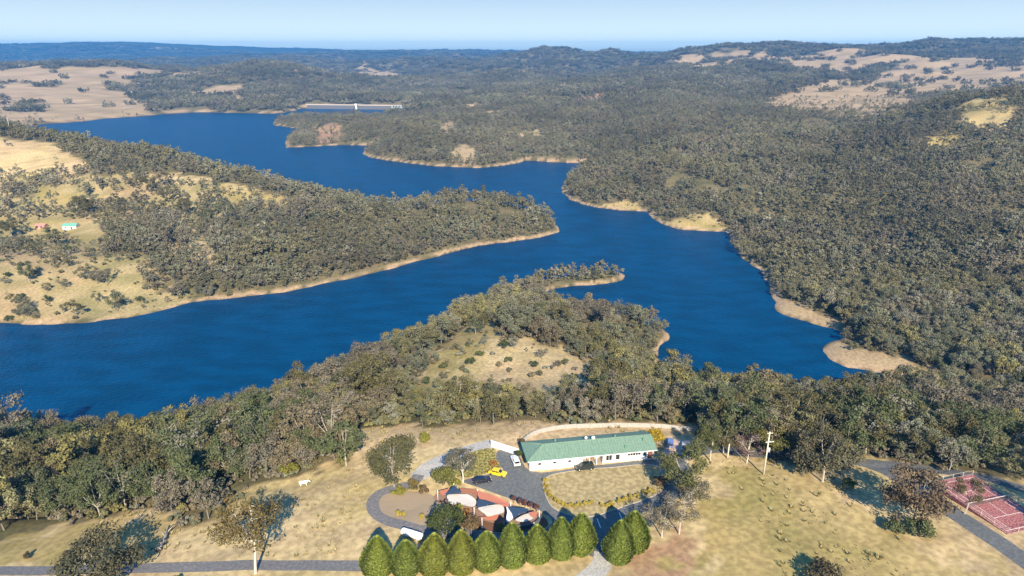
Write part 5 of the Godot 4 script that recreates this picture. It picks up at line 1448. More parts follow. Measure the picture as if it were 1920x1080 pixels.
	put_bush("brown bush against the dark green one, below the sails", B, -9.0, 127.9, 6.0, 5.0, Color(0.115, 0.082, 0.042), "bush_brown", 18)
	put_bush("round mid-green bush at the bottom of the concrete ramp", B, -17.4, 147.0, 6.2, 6.6, Color(0.120, 0.125, 0.036), "mid_green", 22)
	put_bush("golden wattle bush against the right end of the green roof", B, 39.6, 165.0, 5.4, 5.6, Color(0.30, 0.215, 0.018), "golden", 20)
	put_bush("dark green bush among the slim trees behind the patio", B, 47.6, 157.4, 5.2, 6.0, Color(0.055, 0.066, 0.026), "deep_green", 20)
	put_bush("low dark bush at the near right corner of the oval lawn", B, 37.6, 146.2, 2.6, 5.4, Color(0.085, 0.062, 0.032), "bush_brown", 12)
	put_bush("grey-green bush under the big reddish tree", B, 90.2, 124.6, 4.6, 7.0, Color(0.088, 0.104, 0.046), "grey_green", 22)
	put_bush("low grey-green bush left of the big reddish tree's foot", B, 85.6, 126.6, 3.0, 5.2, Color(0.088, 0.100, 0.046), "grey_green", 14)
	put_bush("dark bush cut off by the bottom edge of the photo, lower right", B, 63.2, 111.4, 5.0, 9.0, Color(0.072, 0.062, 0.036), "bottom_dark", 26)
	put_bush("grey bush at the foot of the spreading gum", B, 74.6, 149.6, 4.0, 6.0, Color(0.098, 0.090, 0.058), "grey_olive", 16)
	put_bush("small green bush right of the spreading gum", B, 83.0, 143.2, 3.2, 4.6, Color(0.120, 0.122, 0.046), "mid_green", 12)
	put_bush("yellow-green wattle bush at the edge of the belt above the lone tree", B, -24.8, 167.6, 3.4, 4.2, Color(0.165, 0.160, 0.030), "lime", 12)
	put_bush("bright yellow bush at the lower end of the ramp", B, -28.4, 144.6, 1.8, 4.4, Color(0.215, 0.190, 0.030), "lime", 9)
	put_bush("yellow-green bush between the ramp and the grey-leaved gum", B, -14.3, 145.6, 2.6, 3.6, Color(0.165, 0.150, 0.034), "lime", 9)
	put_bush("rust-brown shrub on the upper edge of the gravel bed", B, -22.0, 144.6, 1.7, 3.8, Color(0.135, 0.085, 0.045), "bush_brown", 9)
	put_bush("brown shrub beside the rust-brown one on the gravel bed", B, -25.0, 146.4, 2.2, 4.6, Color(0.16, 0.12, 0.05), "warm_olive", 10)
	put_bush("olive shrub among the cream sails", B, -12.6, 136.2, 2.6, 2.4, Color(0.165, 0.150, 0.034), "lime", 8)
	put_bush("orange-brown shrub below the lower cream sail", B, -11.0, 133.8, 1.8, 4.6, Color(0.24, 0.12, 0.03), "orange_brown", 10)
	put_bush("small lime shrub on the mulched bank", B, -2.6, 129.8, 2.2, 2.2, Color(0.165, 0.150, 0.034), "lime", 8)
	put_bush("orange-brown shrub left of the white wagon", B, -5.0, 154.4, 1.6, 2.6, Color(0.22, 0.12, 0.04), "orange_brown", 8)
	put_bush("dark green bush against the shaded end wall of the house", B, 1.6, 157.6, 2.6, 2.6, Color(0.055, 0.066, 0.026), "deep_green", 10)
	put_bush("brown bush on the corner by the pale fence's left end", B, 2.6, 164.6, 1.8, 2.4, Color(0.10, 0.07, 0.04), "bush_brown", 8)
	put_bush("yellow-green wattle at the front of the belt left of the white cow", B, -60.5, 157.8, 4.8, 6.0, Color(0.175, 0.150, 0.026), "lime", 14)
	put_bush("dark shrub in the green paddock, nearer the belt", B, -104.2, 130.4, 1.6, 2.4, Color(0.07, 0.066, 0.032), "bottom_dark", 7)
	put_bush("dark shrub in the green paddock, farther left", B, -113.3, 130.6, 1.8, 2.2, Color(0.06, 0.060, 0.030), "bottom_dark", 7)
	put_bush("small yellow shrub below the farm road", B, -72.5, 118.0, 1.6, 2.6, Color(0.165, 0.150, 0.034), "lime", 7)
	for k in 5:
		put_bush(["upright dark red shrub nearest the sails, leftmost of its row", "second dark red shrub beside the yard", "middle dark red shrub of the row beside the yard", "fourth dark red shrub beside the yard", "dark red shrub at the right end of its row beside the yard"][k], B, [0.4, 1.9, 3.2, 4.5, 5.9][k], [139.6, 139.0, 138.3, 137.6, 136.8][k], 2.4, 1.3, Color(0.095, 0.045, 0.040), "dark_red", 7, 0.4, "dark red shrubs beside the yard")
	put_bush("largest dark shrub in the middle of the promontory clearing", B, -3.7, 291.4, 4.8, 7.0, Color(0.062, 0.068, 0.036), "deep_green", 10, 0.5, "shrubs in the clearing on the promontory")
	put_bush("grey shrub just above the largest dark one in the clearing", B, 0.5, 302.2, 3.9, 5.7, Color(0.11, 0.105, 0.062), "grey_olive", 10, 0.5, "shrubs in the clearing on the promontory")
	put_bush("left-hand shrub of the cluster in the clearing", B, -14.6, 284.0, 3.3, 4.8, Color(0.085, 0.09, 0.04), "slim_green", 10, 0.5, "shrubs in the clearing on the promontory")
	put_bush("dark shrub below the cluster in the clearing", B, -18.5, 275.0, 3.6, 5.3, Color(0.062, 0.068, 0.036), "deep_green", 10, 0.5, "shrubs in the clearing on the promontory")
	put_bush("lowest shrub of the cluster in the clearing", B, -21.3, 268.1, 2.7, 4.0, Color(0.11, 0.105, 0.062), "grey_olive", 10, 0.5, "shrubs in the clearing on the promontory")
	put_bush("small green shrub right of the clearing cluster", B, -1.9, 277.0, 3.0, 4.4, Color(0.085, 0.09, 0.04), "slim_green", 10, 0.5, "shrubs in the clearing on the promontory")
	put_bush("grey shrub on the right half of the clearing", B, 9.4, 273.4, 3.3, 4.8, Color(0.062, 0.068, 0.036), "deep_green", 10, 0.5, "shrubs in the clearing on the promontory")
	put_bush("second grey shrub on the right half of the clearing", B, 11.9, 264.7, 2.7, 4.0, Color(0.11, 0.105, 0.062), "grey_olive", 10, 0.5, "shrubs in the clearing on the promontory")
	put_bush("olive shrub near the right edge of the clearing", B, 24.3, 282.1, 3.0, 4.4, Color(0.085, 0.09, 0.04), "slim_green", 10, 0.5, "shrubs in the clearing on the promontory")
	put_bush("shrub against the trees at the clearing right edge", B, 33.2, 297.7, 3.6, 5.3, Color(0.062, 0.068, 0.036), "deep_green", 10, 0.5, "shrubs in the clearing on the promontory")
	put_bush("small shrub above the red earth in the clearing", B, -1.2, 267.4, 2.1, 3.1, Color(0.11, 0.105, 0.062), "grey_olive", 10, 0.5, "shrubs in the clearing on the promontory")
	put_bush("shrub on the yellow grass left of the clearing", B, -30.0, 271.6, 3.0, 4.4, Color(0.085, 0.09, 0.04), "slim_green", 10, 0.5, "shrubs in the clearing on the promontory")
	put_bush("shrub at the lower left tip of the clearing", B, -34.7, 249.1, 3.3, 4.8, Color(0.062, 0.068, 0.036), "deep_green", 10, 0.5, "shrubs in the clearing on the promontory")
	put_bush("shrub at the narrow top of the clearing", B, -26.5, 295.8, 3.0, 4.4, Color(0.11, 0.105, 0.062), "grey_olive", 10, 0.5, "shrubs in the clearing on the promontory")
	put_bush("dark shrub at the far left of the bare slope across the lake", B, -331.3, 426.2, 3.7, 5.5, Color(0.062, 0.068, 0.036), "deep_green", 10, 0.5, "shrubs on the bare slope across the lake")
	put_bush("green shrub right of the far-left one on the bare slope", B, -314.5, 427.6, 4.7, 6.9, Color(0.11, 0.105, 0.062), "grey_olive", 10, 0.5, "shrubs on the bare slope across the lake")
	put_bush("small round shrub midway down the bare slope", B, -308.5, 403.3, 3.7, 5.5, Color(0.085, 0.09, 0.04), "slim_green", 10, 0.5, "shrubs on the bare slope across the lake")
	put_bush("twiggy shrub beside the small round one on the slope", B, -290.2, 401.4, 4.7, 6.9, Color(0.062, 0.068, 0.036), "deep_green", 10, 0.5, "shrubs on the bare slope across the lake")
	put_bush("larger shrub near the right end of the bare slope", B, -246.7, 404.2, 4.7, 6.9, Color(0.11, 0.105, 0.062), "grey_olive", 10, 0.5, "shrubs on the bare slope across the lake")
	put_bush("shrub right beside the larger one on the bare slope", B, -238.1, 409.7, 4.3, 6.4, Color(0.085, 0.09, 0.04), "slim_green", 10, 0.5, "shrubs on the bare slope across the lake")
	put_bush("shrub close above the shore on the bare slope", B, -292.2, 390.4, 2.8, 4.1, Color(0.062, 0.068, 0.036), "deep_green", 10, 0.5, "shrubs on the bare slope across the lake")
	put_bush("shrub at the waterline below the bare slope", B, -263.8, 383.7, 2.5, 3.7, Color(0.11, 0.105, 0.062), "grey_olive", 10, 0.5, "shrubs on the bare slope across the lake")
	put_bush("green shrub at the left end of that shoreline", B, -302.9, 382.5, 4.0, 6.0, Color(0.085, 0.09, 0.04), "slim_green", 10, 0.5, "shrubs on the bare slope across the lake")
	put_bush("dark shrub high on the bare slope", B, -332.5, 441.7, 3.1, 4.6, Color(0.062, 0.068, 0.036), "deep_green", 10, 0.5, "shrubs on the bare slope across the lake")
	put_bush("single shrub in the middle of the bare slope", B, -273.4, 431.7, 2.8, 4.1, Color(0.11, 0.105, 0.062), "grey_olive", 10, 0.5, "shrubs on the bare slope across the lake")
	put_bush("shrub on the slope below the green-roofed shed", B, -320.4, 475.9, 3.7, 5.5, Color(0.085, 0.09, 0.04), "slim_green", 10, 0.5, "shrubs on the bare slope across the lake")
	var tufts := [Vector2(8.6, 145.5), Vector2(8.8, 143.4), Vector2(9.4, 141.6), Vector2(10.2, 140.5), Vector2(11.2, 139.7), Vector2(12.4, 139.1), Vector2(13.5, 138.8), Vector2(14.8, 138.6), Vector2(16.3, 138.8), Vector2(17.9, 139.1), Vector2(19.2, 139.5), Vector2(21.6, 138.3), Vector2(22.9, 138.7), Vector2(24.3, 139.2), Vector2(26.2, 140.1), Vector2(27.6, 140.7), Vector2(29.0, 141.5), Vector2(30.8, 142.0), Vector2(33.0, 143.2), Vector2(34.7, 144.2), Vector2(8.5, 147.6), Vector2(-27.3, 136.2), Vector2(-25.6, 135.7), Vector2(-21.4, 134.2), Vector2(-19.5, 133.7)]
	for k in tufts.size():
		var p: Vector2 = tufts[k]
		put_bush("yellow tussock on the gravel bed's lower edge" if k > 20 else "yellow tussock along the near rim of the oval lawn", "tussock", p.x, p.y, 1.25, 1.9, Color(0.30, 0.24, 0.045), "tussock", 5, 0.4, "yellow tussocks on the gravel bed" if k > 20 else "yellow tussocks round the oval lawn")


# ==================================================================== small things last
func build_small_things() -> void:
	# tufts of dry grass over the near paddocks, and low scrub in the clearings
	var rg := RandomNumberGenerator.new()
	rg.seed = 4711
	var t := Tool.new()
	for k in 16:
		var a := rg.randf() * TAU
		var g := rg.randf_range(0.75, 1.25)
		t.tint = Color(g, g, g)
		var o := Vector3(cos(a), 0, sin(a))
		var s := o.cross(Vector3.UP) * 0.07
		var root := o * rg.randf() * 0.14
		t.tri(root - s, root + o * rg.randf_range(0.1, 0.35) + Vector3(0, rg.randf_range(0.25, 0.5), 0), root + s)
	var mesh := t.mesh(false, true)
	var m := paint("dry_grass_blades", Color.WHITE, 0.9, 0.0, 0.2)
	m.vertex_color_use_as_albedo = true
	mesh.surface_set_material(0, m)
	var spots := []
	for k in 12000:
		var d := rg.randf_range(100.0, 182.0)
		var x := rg.randf_range(-0.78, 0.78) * d
		var v := near_vertex(x, d)
		var patch := noise.get_noise_2d(x * 0.07 + 400.0, d * 0.07)
		if kind[v] != 1 and kind[v] != 2 or wood[v] > 0.2 or patch < rg.randf_range(-0.3, 0.6):
			continue
		if x > -36.0 and x < 56.0 and d > 111.0 and d < 168.0:
			continue
		if x < -18.0 and absf(d - (116.2 - 0.0875 * x)) < 3.4:
			continue
		if x > 86.0 and d > 112.0:
			continue
		var c := Color(0.36, 0.295, 0.14).lerp(Color(0.22, 0.20, 0.085), rg.randf())
		spots.append([Transform3D(Basis(Vector3.UP, rg.randf() * TAU).scaled(Vector3.ONE * (0.4 + 1.7 * pow(rg.randf(), 3.0))), spot(x, d)), c])
	var mi := scatter("grass", mesh, spots, self)
	tag(mi, "tufts of dry yellow grass over the near paddocks", "grass", "", "stuff")


# ==================================================================== trees
const TONES := {
	"olive": Color(0.150, 0.142, 0.070),
	"grey-green": Color(0.136, 0.145, 0.090),
	"brown": Color(0.156, 0.132, 0.080),
	"mauve-brown": Color(0.152, 0.136, 0.098),
	"yellow-olive": Color(0.182, 0.168, 0.064),
	"dark green": Color(0.090, 0.102, 0.050),
	"pale grey": Color(0.192, 0.190, 0.140),
}

var gums := []        # near: [trunk mesh, crown mesh, both in one]
var middling := []    # one mesh each
var clusters := []


func leaf_material(key: String, tint: Color) -> StandardMaterial3D:
	var m := paint(key, tint, 0.75, 0.0, 0.25)
	m.vertex_color_use_as_albedo = true
	m.backlight_enabled = true
	m.backlight = Color(0.35, 0.35, 0.22)
	return m


func leaf(t: Tool, at: Vector3, out: Vector3, size: float, rg: RandomNumberGenerator) -> void:
	var n := (out + Vector3(rg.randfn(0, 0.6), rg.randfn(0.25, 0.6), rg.randfn(0, 0.6))).normalized()
	var x := n.cross(Vector3(rg.randfn(), rg.randfn(), rg.randfn())).normalized()
	var y := n.cross(x)
	var s := size * rg.randf_range(0.6, 1.25)
	var bend := n * s * rg.randf_range(-0.25, 0.1)
	t.tri(at - x * s * 0.6, at + y * s * 0.42, at + x * s * 0.6 + bend)
	t.tri(at - x * s * 0.6, at + x * s * 0.6 + bend, at - y * s * 0.42)


func clump(t: Tool, at: Vector3, r: Vector3, count: int, size: float, rg: RandomNumberGenerator, swing := 0.25) -> void:
	var shade := 1.0 + rg.randf_range(-swing, swing)
	var warm := rg.randf_range(-0.12, 0.12)
	for k in count:
		var o := Vector3(rg.randfn(), rg.randfn() + 0.25, rg.randfn()).normalized()
		var f := pow(rg.randf(), 0.45)
		var g := shade * rg.randf_range(0.78, 1.22)
		t.tint = Color(g * (1.0 + warm * 0.6), g, g * (1.0 - warm * 0.6))
		leaf(t, at + o * r * f, o, size, rg)


# a gum: pale forking trunk, limbs that end in clumps of leaves; how: 0 full, 1 open, 2 nearly bare, 3 tall and narrow
func gum(how: int, sd: int, tall: float, wide: float, detail: float) -> Array:
	var rg := RandomNumberGenerator.new()
	rg.seed = sd * 7919 + 13
	var wood_tool := Tool.new()
	var crown := Tool.new()
	var lean := Vector3(rg.randfn(0, 0.06), 1, rg.randfn(0, 0.06))
	var fork := tall * rg.randf_range(0.28, 0.45)
	var r0 := tall * 0.0165
	var mid := lean * fork * 0.5 + Vector3(rg.randfn(0, 0.15), 0, rg.randfn(0, 0.15))
	var top := lean * fork
	var sides := 5 if detail > 0.5 else 3
	wood_tool.tube([Vector3(0, -0.6, 0), mid, top], [r0 * 1.25, r0, r0 * 0.85], sides, false)
	var limbs := (7 if detail > 1.5 else rg.randi_range(4, 6)) if detail > 0.5 else 4
	if how == 3:
		limbs = 3
	for k in limbs:
		var a := TAU * (k + rg.randf_range(-0.3, 0.3)) / limbs
		var reach := wide * 0.5 * rg.randf_range(0.55, 0.95) * (0.45 if how == 3 else 1.0)
		var up := tall * rg.randf_range(0.52, 0.92)
		if k == 0:
			reach *= 0.25
			up = tall * 0.95
		var tip := Vector3(cos(a) * reach, up, sin(a) * reach) + lean * 0.3
		var knee := top.lerp(tip, 0.5) + Vector3(cos(a), -0.3, sin(a)) * reach * 0.12
		wood_tool.tube([top, knee, tip], [r0 * 0.6, r0 * 0.38, r0 * 0.12], sides, false)
		var twigs := (7 if detail > 1.5 else 5) if detail > 0.5 else (3 if detail > 0.1 else 2)
		if how == 2:
			twigs += 3
		for q in twigs:
			var b := a + rg.randf_range(-1.2, 1.2)
			var start := knee.lerp(tip, rg.randf_range(0.1, 1.0))
			var out := Vector3(cos(b), rg.randf_range(-0.55, 0.6), sin(b)) * wide * rg.randf_range(0.13, 0.28) * (0.6 if how == 3 else 1.0)
			var end := start + out
			if end.y < tall * 0.3:
				end.y = tall * 0.3
			if detail > 0.5:
				wood_tool.tube([start, end], [r0 * 0.2, r0 * 0.07], 3, false)
			if how == 2 and detail > 0.5:
				for w in 5:
					var e2 := end + Vector3(rg.randfn(), rg.randf_range(-0.2, 1.2), rg.randfn()) * wide * 0.09
					wood_tool.tube([start.lerp(end, rg.randf_range(0.3, 1.0)), e2], [r0 * 0.10, r0 * 0.045], 3, false)
			var cr: float = wide * rg.randf_range(0.12, 0.19)
			var many := 1.0
			if how == 1:
				many = 0.75
			elif how == 2:
				many = 0.35
			var leaves := int(round(((85.0 if detail > 1.5 else 66.0) if detail > 0.5 else (16.0 if detail > 0.1 else 6.0)) * many))
			var size: float = ((0.40 if detail > 1.5 else 0.52) if detail > 0.5 else (1.15 if detail > 0.1 else 2.1)) * wide / 9.0
			clump(crown, end, Vector3(cr * 1.25, cr * 0.8, cr * 1.25), leaves, size, rg)
		clump(crown, tip, Vector3(1.25, 0.8, 1.25) * wide * 0.14, int(((80.0 if detail > 1.5 else 60.0) if detail > 0.5 else (14.0 if detail > 0.1 else 6.0)) * (0.35 if how == 2 else 1.0)), ((0.40 if detail > 1.5 else 0.52) if detail > 0.5 else (1.15 if detail > 0.1 else 2.1)) * wide / 9.0, rg)
	# lower sprays that hide most of the trunk
	for k in (16 if detail > 1.5 else 5 if detail > 0.5 else (4 if detail > 0.1 else 3)):
		if how == 1 and k > 1 or how == 2 and k > 4:
			break
		var a := rg.randf() * TAU
		var r := wide * rg.randf_range(0.12, 0.42 if detail > 1.5 else 0.30) * (0.6 if how == 3 else 1.0)
		clump(crown, Vector3(cos(a) * r, tall * rg.randf_range(0.22 if detail > 1.5 and how == 0 else 0.30, 0.62 if detail > 1.5 else 0.50), sin(a) * r), Vector3(1.3, 0.75, 1.3) * wide * 0.13, int((56.0 if detail > 0.5 else (14.0 if detail > 0.1 else 6.0)) * (0.3 if how == 2 else 1.0)), ((0.40 if detail > 1.5 else 0.52) if detail > 0.5 else (1.15 if detail > 0.1 else 2.1)) * wide / 9.0, rg)
	return [wood_tool, crown]


func both(pair: Array) -> ArrayMesh:
	var m := ArrayMesh.new()
	pair[1].add_to(m, false, true)
	pair[0].add_to(m, false, true)
	m.surface_set_material(0, leaf_material("gum_leaves", Color.WHITE))
	m.surface_set_material(1, paint("gum_bark", Color(0.17, 0.15, 0.12), 0.9))
	return m


func make_tree_kinds() -> void:
	var hows := [0, 0, 1, 0, 3, 1, 2, 0, 1, 0, 3, 2]
	for k in hows.size():
		var pair := gum(hows[k], k, 12.0 + (k % 4), 8.0 + (k * 5 % 4), 1.0)
		gums.append([pair[0].mesh(), pair[1].mesh(false, true), both(pair), hows[k]])
	for k in 8:
		middling.append(both(gum([0, 1, 0, 3, 0, 1, 2, 0][k], 40 + k, 12.0 + (k % 3), 8.5, 0.3)))
	for k in 6:
		var rg := RandomNumberGenerator.new()
		rg.seed = 500 + k
		var all := [Tool.new(), Tool.new()]
		for q in 9:
			var pair := gum([0, 1, 0, 3][q % 4], 80 + k * 9 + q, 12.0 + rg.randf_range(-3, 3), 9.5, 0.05)
			var at := Transform3D(Basis(Vector3.UP, rg.randf() * TAU), Vector3((q % 3 - 1) * 9.0 + rg.randfn(0, 2.5), rg.randf_range(-2, 0.5), (q / 3 - 1) * 9.0 + rg.randfn(0, 2.5)))
			var g := rg.randf_range(0.7, 1.3)
			for w in 2:
				for p in pair[w].v.size():
					all[w].v.append(at * pair[w].v[p])
					all[w].c.append(pair[w].c[p] * g)
		clusters.append(both(all))


func tone_at(x: float, d: float, rg: RandomNumberGenerator) -> String:
	var a := noise.get_noise_2d(x * 0.008 + 300.0, d * 0.008) + rg.randfn(0, 0.16)
	var b := noise.get_noise_2d(x * 0.011 + 900.0, d * 0.011) + rg.randfn(0, 0.2)
	if rg.randf() < 0.05:
		return "dark green"
	if rg.randf() < 0.07:
		return "pale grey"
	if a > 0.14:
		return "yellow-olive" if b > 0.12 and d < 420.0 else "olive"
	if a < -0.22:
		return "mauve-brown" if b > -0.15 else "brown"
	return "grey-green" if b < 0.12 else ("olive" if rg.randf() < 0.8 else "brown")


const BEARINGS := [[-0.66, "at its far left end"], [-0.54, "above the green paddock corner"], [-0.44, "behind the fallen grey log"], [-0.36, "beyond the leaning roadside gum"], [-0.27, "behind the white cow"], [-0.17, "beside the bare tan slope"], [-0.09, "behind the lone round tree"], [0.0, "beyond the curved white wall"], [0.08, "behind the green roof's left end"], [0.16, "behind the green roof's middle"], [0.24, "behind the green roof's right end"], [0.33, "beyond the garden conifers"], [0.42, "behind the timber power pole"], [0.5, "above the road junction"], [0.6, "above the pink court"], [2.0, "at its far right end"]]
const SLOPES := [[-0.6, "at the far left"], [-0.5, "below the green shed"], [-0.4, "right of the sheds"], [-0.3, "by the grassy gully"], [-0.2, "along its middle"], [-0.08, "near its narrows"], [0.3, "at its tip"]]


func where_is(x: float, d: float) -> Array:
	var k := x / d
	if d > 420.0 and k < 0.12:
		for s in SLOPES:
			if k < s[0]:
				return ["on the point across the lake,", s[1], "gum trees on the long point across the lake"]
	if d > 330.0 and k > 0.28:
		return ["on the hill right of the lake,", "close to the water" if shore[near_vertex(x, d)] < 25.0 else "up the slope", "gum trees on the hill right of the lake"]
	if d > 245.0 and k > -0.25 and k < 0.25:
		var side := "on its left flank" if k < -0.06 else ("around the grassy clearing" if k < 0.07 else "on its right flank")
		if d > 430.0:
			side = "on the thin spit at its end"
		elif d > 370.0:
			side = "at its far end"
		return ["on the near promontory,", side, "gum trees on the near promontory"]
	for b in BEARINGS:
		if k < b[0]:
			return ["in the near belt of trees", b[1], "gum trees in the belt behind the homestead"]
	return ["in the near belt of trees", "at the far right", "gum trees in the belt behind the homestead"]


func frame_of(p: Vector3) -> Vector3:
	var c := cos(deg_to_rad(PITCH))
	var s := sin(deg_to_rad(PITCH))
	var h := p.y - EYE
	var depth := -p.z * c - h * s
	return Vector3(960.0 + 1281.0 * p.x / depth, 540.0 - 1281.0 * (-p.z * s + h * c) / depth, depth)


func build_woods() -> void:
	make_tree_kinds()
	var rg := RandomNumberGenerator.new()
	rg.seed = 99
	var near := []     # [score, x, d, scale, turn, which, tone]
	var lots := {}     # wood -> list of [mesh, transform, colour]
	# single trees, near and middling
	for band in [[60.0, 520.0, 5.0], [520.0, 1000.0, 6.4], [1000.0, 1750.0, 8.6]]:
		var d: float = band[0]
		var step: float = band[2]
		while d < band[1]:
			var x := -0.82 * d - 30.0
			while x < 0.82 * d + 30.0:
				var px := x + rg.randf_range(-0.45, 0.45) * step
				var pd := d + rg.randf_range(-0.45, 0.45) * step
				x += step
				var luck := rg.randf()
				var size := rg.randf_range(0.56, 1.12) + (0.38 if rg.randf() < 0.10 else 0.0)
				var turn := rg.randf() * TAU
				var which := rg.randi()
				var tone := tone_at(px, pd, rg)
				var v := near_vertex(px, pd)
				var share := wood[v]
				var clumps := noise.get_noise_2d(px * 0.022 + 700.0, pd * 0.022)
				if share > 0.15 and share < 0.75:
					share += clumps * 0.9
				elif share > 0.75 and pd > 300.0 and shore[v] > 30.0 and noise.get_noise_2d(px * 0.013 + 40.0, pd * 0.009) < -0.40:
					share = 0.12
				if shore[v] < 3.0 or luck > share:
					continue
				if wood[v] > 0.8 and luck > 0.93:
					continue
				if wood[v] < 0.6:
					size *= rg.randf_range(0.75, 1.25) if wood[v] > 0.4 else rg.randf_range(0.3, 1.0)
				var at := spot(px, pd)
				if at.y < 0.4:
					continue
				if shore[v] < 14.0:
					size *= 0.85
				size *= (0.80 if px > 0.16 * pd else 0.87) if pd < 450.0 else 0.85
				if pd < 300.0 and px > -0.20 * pd and px < 0.14 * pd:
					size *= 0.68 if pd < 205.0 else 0.56
				elif d > 1480.0 and px < -200.0:
					size *= 0.75
				var f := frame_of(at + Vector3(0, 6, 0))
				if f.x < -60 or f.x > 1980 or f.y > 1150:
					continue
				if f.x > 8 and f.x < 1912 and f.y < 1060:
					near.append([size / f.z * (1.9 if wood[v] < 0.6 and pd > 300.0 else 1.0), px, pd, size, turn, which, tone])
				else:
					lay(lots, px, pd, size, turn, which, tone, rg)
			d += step
	near.sort_custom(func(p, q): return p[0] > q[0])
	# alike gums get a word for their order from left to right
	var alike := {}
	for k in 285:
		near[k].append(gum_label(near[k]))
		alike.get_or_add(near[k][7], []).append(near[k])
	for label in alike:
		var same: Array = alike[label]
		if same.size() < 2:
			continue
		same.sort_custom(func(p, q): return p[1] / p[2] < q[1] / q[2])
		for k in same.size():
			var word: String = "leftmost" if k == 0 else ("rightmost" if k == same.size() - 1 else ("middle" if same.size() == 3 else ["", "second-left", "third-left", "fourth-left", "fifth-left", "sixth-left", "seventh-left", "eighth-left", "ninth-left"][mini(k, 8)]))
			same[k][7] = word + " " + label
	for k in near.size():
		var n: Array = near[k]
		if k < 285:
			single_gum(n)
		else:
			lay(lots, n[1], n[2], n[3], n[4], n[5], n[6], rg)
	# woods farther off: patches of trees
	for band in [[1750.0, 3200.0, 25.0], [3200.0, 6000.0, 40.0], [6000.0, 8400.0, 52.0]]:
		var d: float = band[0]
		while d < band[1]:
			var x: float = -0.82 * d
			while x < 0.82 * d:
				var px: float = x + rg.randf_range(-0.4, 0.4) * band[2]
				var pd: float = d + rg.randf_range(-0.4, 0.4) * band[2]
				x += band[2]
				var luck := rg.randf()
				var tone := tone_at(px, pd, rg)
				var v := near_vertex(px, pd)
				if shore[v] < 12.0 or luck > wood[v] * 0.97:
					continue
				var big: float = 0.95 if band[2] < 30.0 else (1.35 if band[2] < 45.0 else 1.8)
				var basis := Basis(Vector3.UP, rg.randf() * TAU).scaled(Vector3(big, rg.randf_range(0.8, 1.2), big))
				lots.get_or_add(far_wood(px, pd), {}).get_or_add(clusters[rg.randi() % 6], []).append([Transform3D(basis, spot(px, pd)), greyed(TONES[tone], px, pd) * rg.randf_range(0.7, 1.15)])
			d += band[2]
	# undergrowth below the nearer trees
	var scrub := []
	for k in 3:
		var bm := bush(900 + k, 2.4, 3.4, 6, 0.5)
		bm.surface_set_material(0, leaf_material("gum_leaves", Color.WHITE))
		scrub.append(bm)
	var beds := [[], [], []]
	for k in 30000:
		var d := 130.0 + 500.0 * rg.randf()
		var x := rg.randf_range(-0.8, 0.8) * d
		var v := near_vertex(x, d)
		var luck := rg.randf()
		var which := rg.randi() % 3
		var big := rg.randf_range(0.45, 1.25)
		var turn := rg.randf() * TAU
		var tone := tone_at(x + 500.0, d, rg)
		var g := rg.randf_range(0.8, 1.15)
		if shore[v] < 5.0 or luck > (0.75 if wood[v] > 0.6 else wood[v] * 0.8):
			continue
		beds[which].append([Transform3D(Basis(Vector3.UP, turn).scaled(Vector3(big, big * 0.9, big)), spot(x, d)), TONES[tone] * g])
	var under := thing("undergrowth", "scrubby undergrowth below the gum trees on the near shores", "undergrowth", Vector3.ZERO)
	under.set_meta("kind", "stuff")
	for k in 3:
		scatter("scrub", scrub[k], beds[k], under)
	var names := {
		"near": "gum forest filling the belt and promontory on the near shore",
		"point": "grey-green gum forest covering the long point across the lake",
		"hill": "brown-green gum forest over the big hill right of the lake",
		"mid": "gum forest on the low points in the middle of the lake",
		"left_hills": "dark woods and tree clumps on the far left hills above the dry pasture",
		"right_hills": "woods and windbreaks among pale paddocks on the far right plateau",
		"ranges": "bluish forest on the ranges behind the dam, towards the horizon",
	}
	for w in names:
		if not lots.has(w):
			continue
		var o := thing("forest", names[w], "forest", Vector3.ZERO)
		o.set_meta("kind", "stuff")
		for m in lots[w]:
			var list: Array = lots[w][m]
			scatter("gum_trees", m, list, o)


func scatter(called: String, m: Mesh, list: Array, parent: Node) -> MultiMeshInstance3D:
	var mm := MultiMesh.new()
	mm.transform_format = MultiMesh.TRANSFORM_3D
	mm.use_colors = true
	mm.mesh = m
	mm.instance_count = list.size()
	for k in list.size():
		mm.set_instance_transform(k, list[k][0])
		mm.set_instance_color(k, list[k][1])
	var mi := MultiMeshInstance3D.new()
	mi.name = called
	mi.multimesh = mm
	mi.set_meta("kind", "stuff")
	parent.add_child(mi, true)
	return mi


func far_wood(x: float, d: float) -> String:
	var k := x / d
	if d > 3300.0 or k > -0.24 and k < 0.16:
		return "ranges" if k < 0.16 or d > 4200.0 else "right_hills"
	return "left_hills" if k < 0.0 else "right_hills"


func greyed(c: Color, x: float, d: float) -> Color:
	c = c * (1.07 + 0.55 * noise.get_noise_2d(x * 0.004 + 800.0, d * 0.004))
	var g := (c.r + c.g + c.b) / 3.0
	return c.lerp(Color(g * 1.20, g * 1.10, g * 0.76), clampf((d - 260.0) / 500.0, 0.0, 0.4))


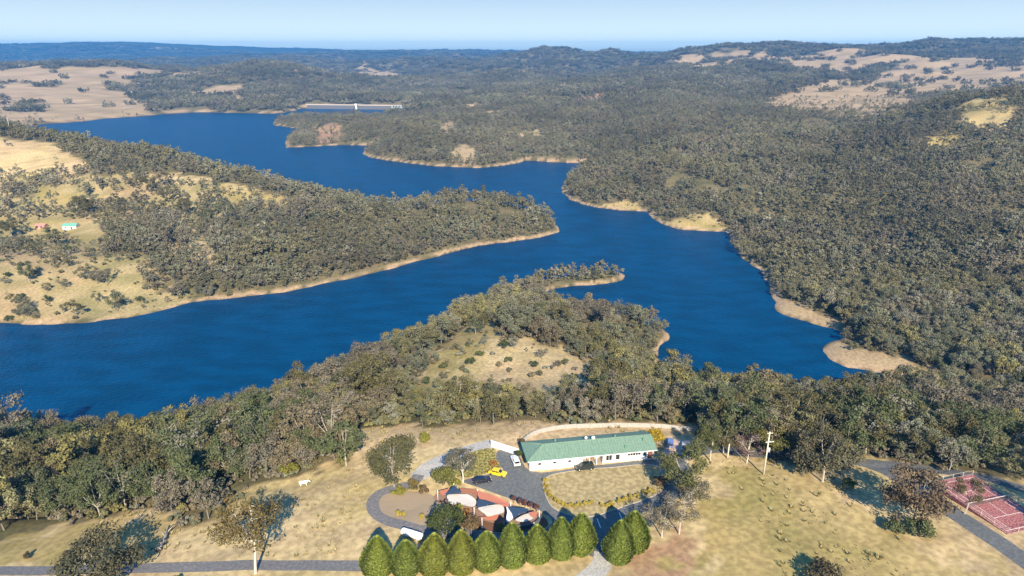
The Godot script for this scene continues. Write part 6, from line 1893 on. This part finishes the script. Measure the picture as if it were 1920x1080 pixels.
func lay(lots: Dictionary, x: float, d: float, size: float, turn: float, which: int, tone: String, rg: RandomNumberGenerator) -> void:
	var k := x / d
	var w := "near"
	if d > 1650.0:
		w = far_wood(x, d)
	elif k > 0.07 and d > 560.0 or k > 0.28 and d > 315.0:
		w = "hill" if d < 1050.0 or k > 0.2 else "mid"
	elif d > 950.0:
		w = "mid"
	elif d > 470.0 or k < -0.3 and d > 340.0:
		w = "point"
	var m: ArrayMesh = gums[which % gums.size()][2] if d < 430.0 else middling[which % middling.size()]
	var basis := Basis(Vector3.UP, turn).scaled(Vector3(size, size * rg.randf_range(0.85, 1.1), size))
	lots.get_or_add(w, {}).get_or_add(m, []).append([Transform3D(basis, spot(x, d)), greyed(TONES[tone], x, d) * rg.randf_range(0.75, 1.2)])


func gum_label(n: Array) -> String:
	var place := where_is(n[1], n[2])
	var sort: String = ["dense", "open-crowned", "half-bare", "slender"][gums[n[5] % gums.size()][3]]
	var size: String = "tall" if n[3] > 0.98 else ("young" if n[3] < 0.72 else "mid-sized")
	var at: String = place[0]
	if at == "in the near belt of trees":
		at = "deep in the belt,"
		if wood[near_vertex(n[1], n[2] - 14.0)] < 0.5:
			at = "on the front edge,"
		elif wood[near_vertex(n[1], n[2] - 30.0)] < 0.5:
			at = "near the front,"
		elif shore[near_vertex(n[1], n[2])] < 25.0:
			at = "by the water,"
	return "%s %s %s gum %s %s" % [size, sort, n[6], at, place[1]]


func single_gum(n: Array) -> void:
	var g: Array = gums[n[5] % gums.size()]
	var place := where_is(n[1], n[2])
	var label: String = n[7]
	var o := thing("gum_tree", label, "gum tree", spot(n[1], n[2]), n[4], place[2])
	o.scale = Vector3.ONE * n[3]
	part("trunk", g[0], paint("pale_gum_bark" if n[5] % 3 == 0 else "gum_bark", Color(0.34, 0.31, 0.26) if n[5] % 3 == 0 else Color(0.17, 0.15, 0.12), 0.9), o)
	var m: String = n[6]
	part("crown", g[1], leaf_material(m.replace("-", "_").replace(" ", "_") + "_leaves", TONES[n[6]]), o)
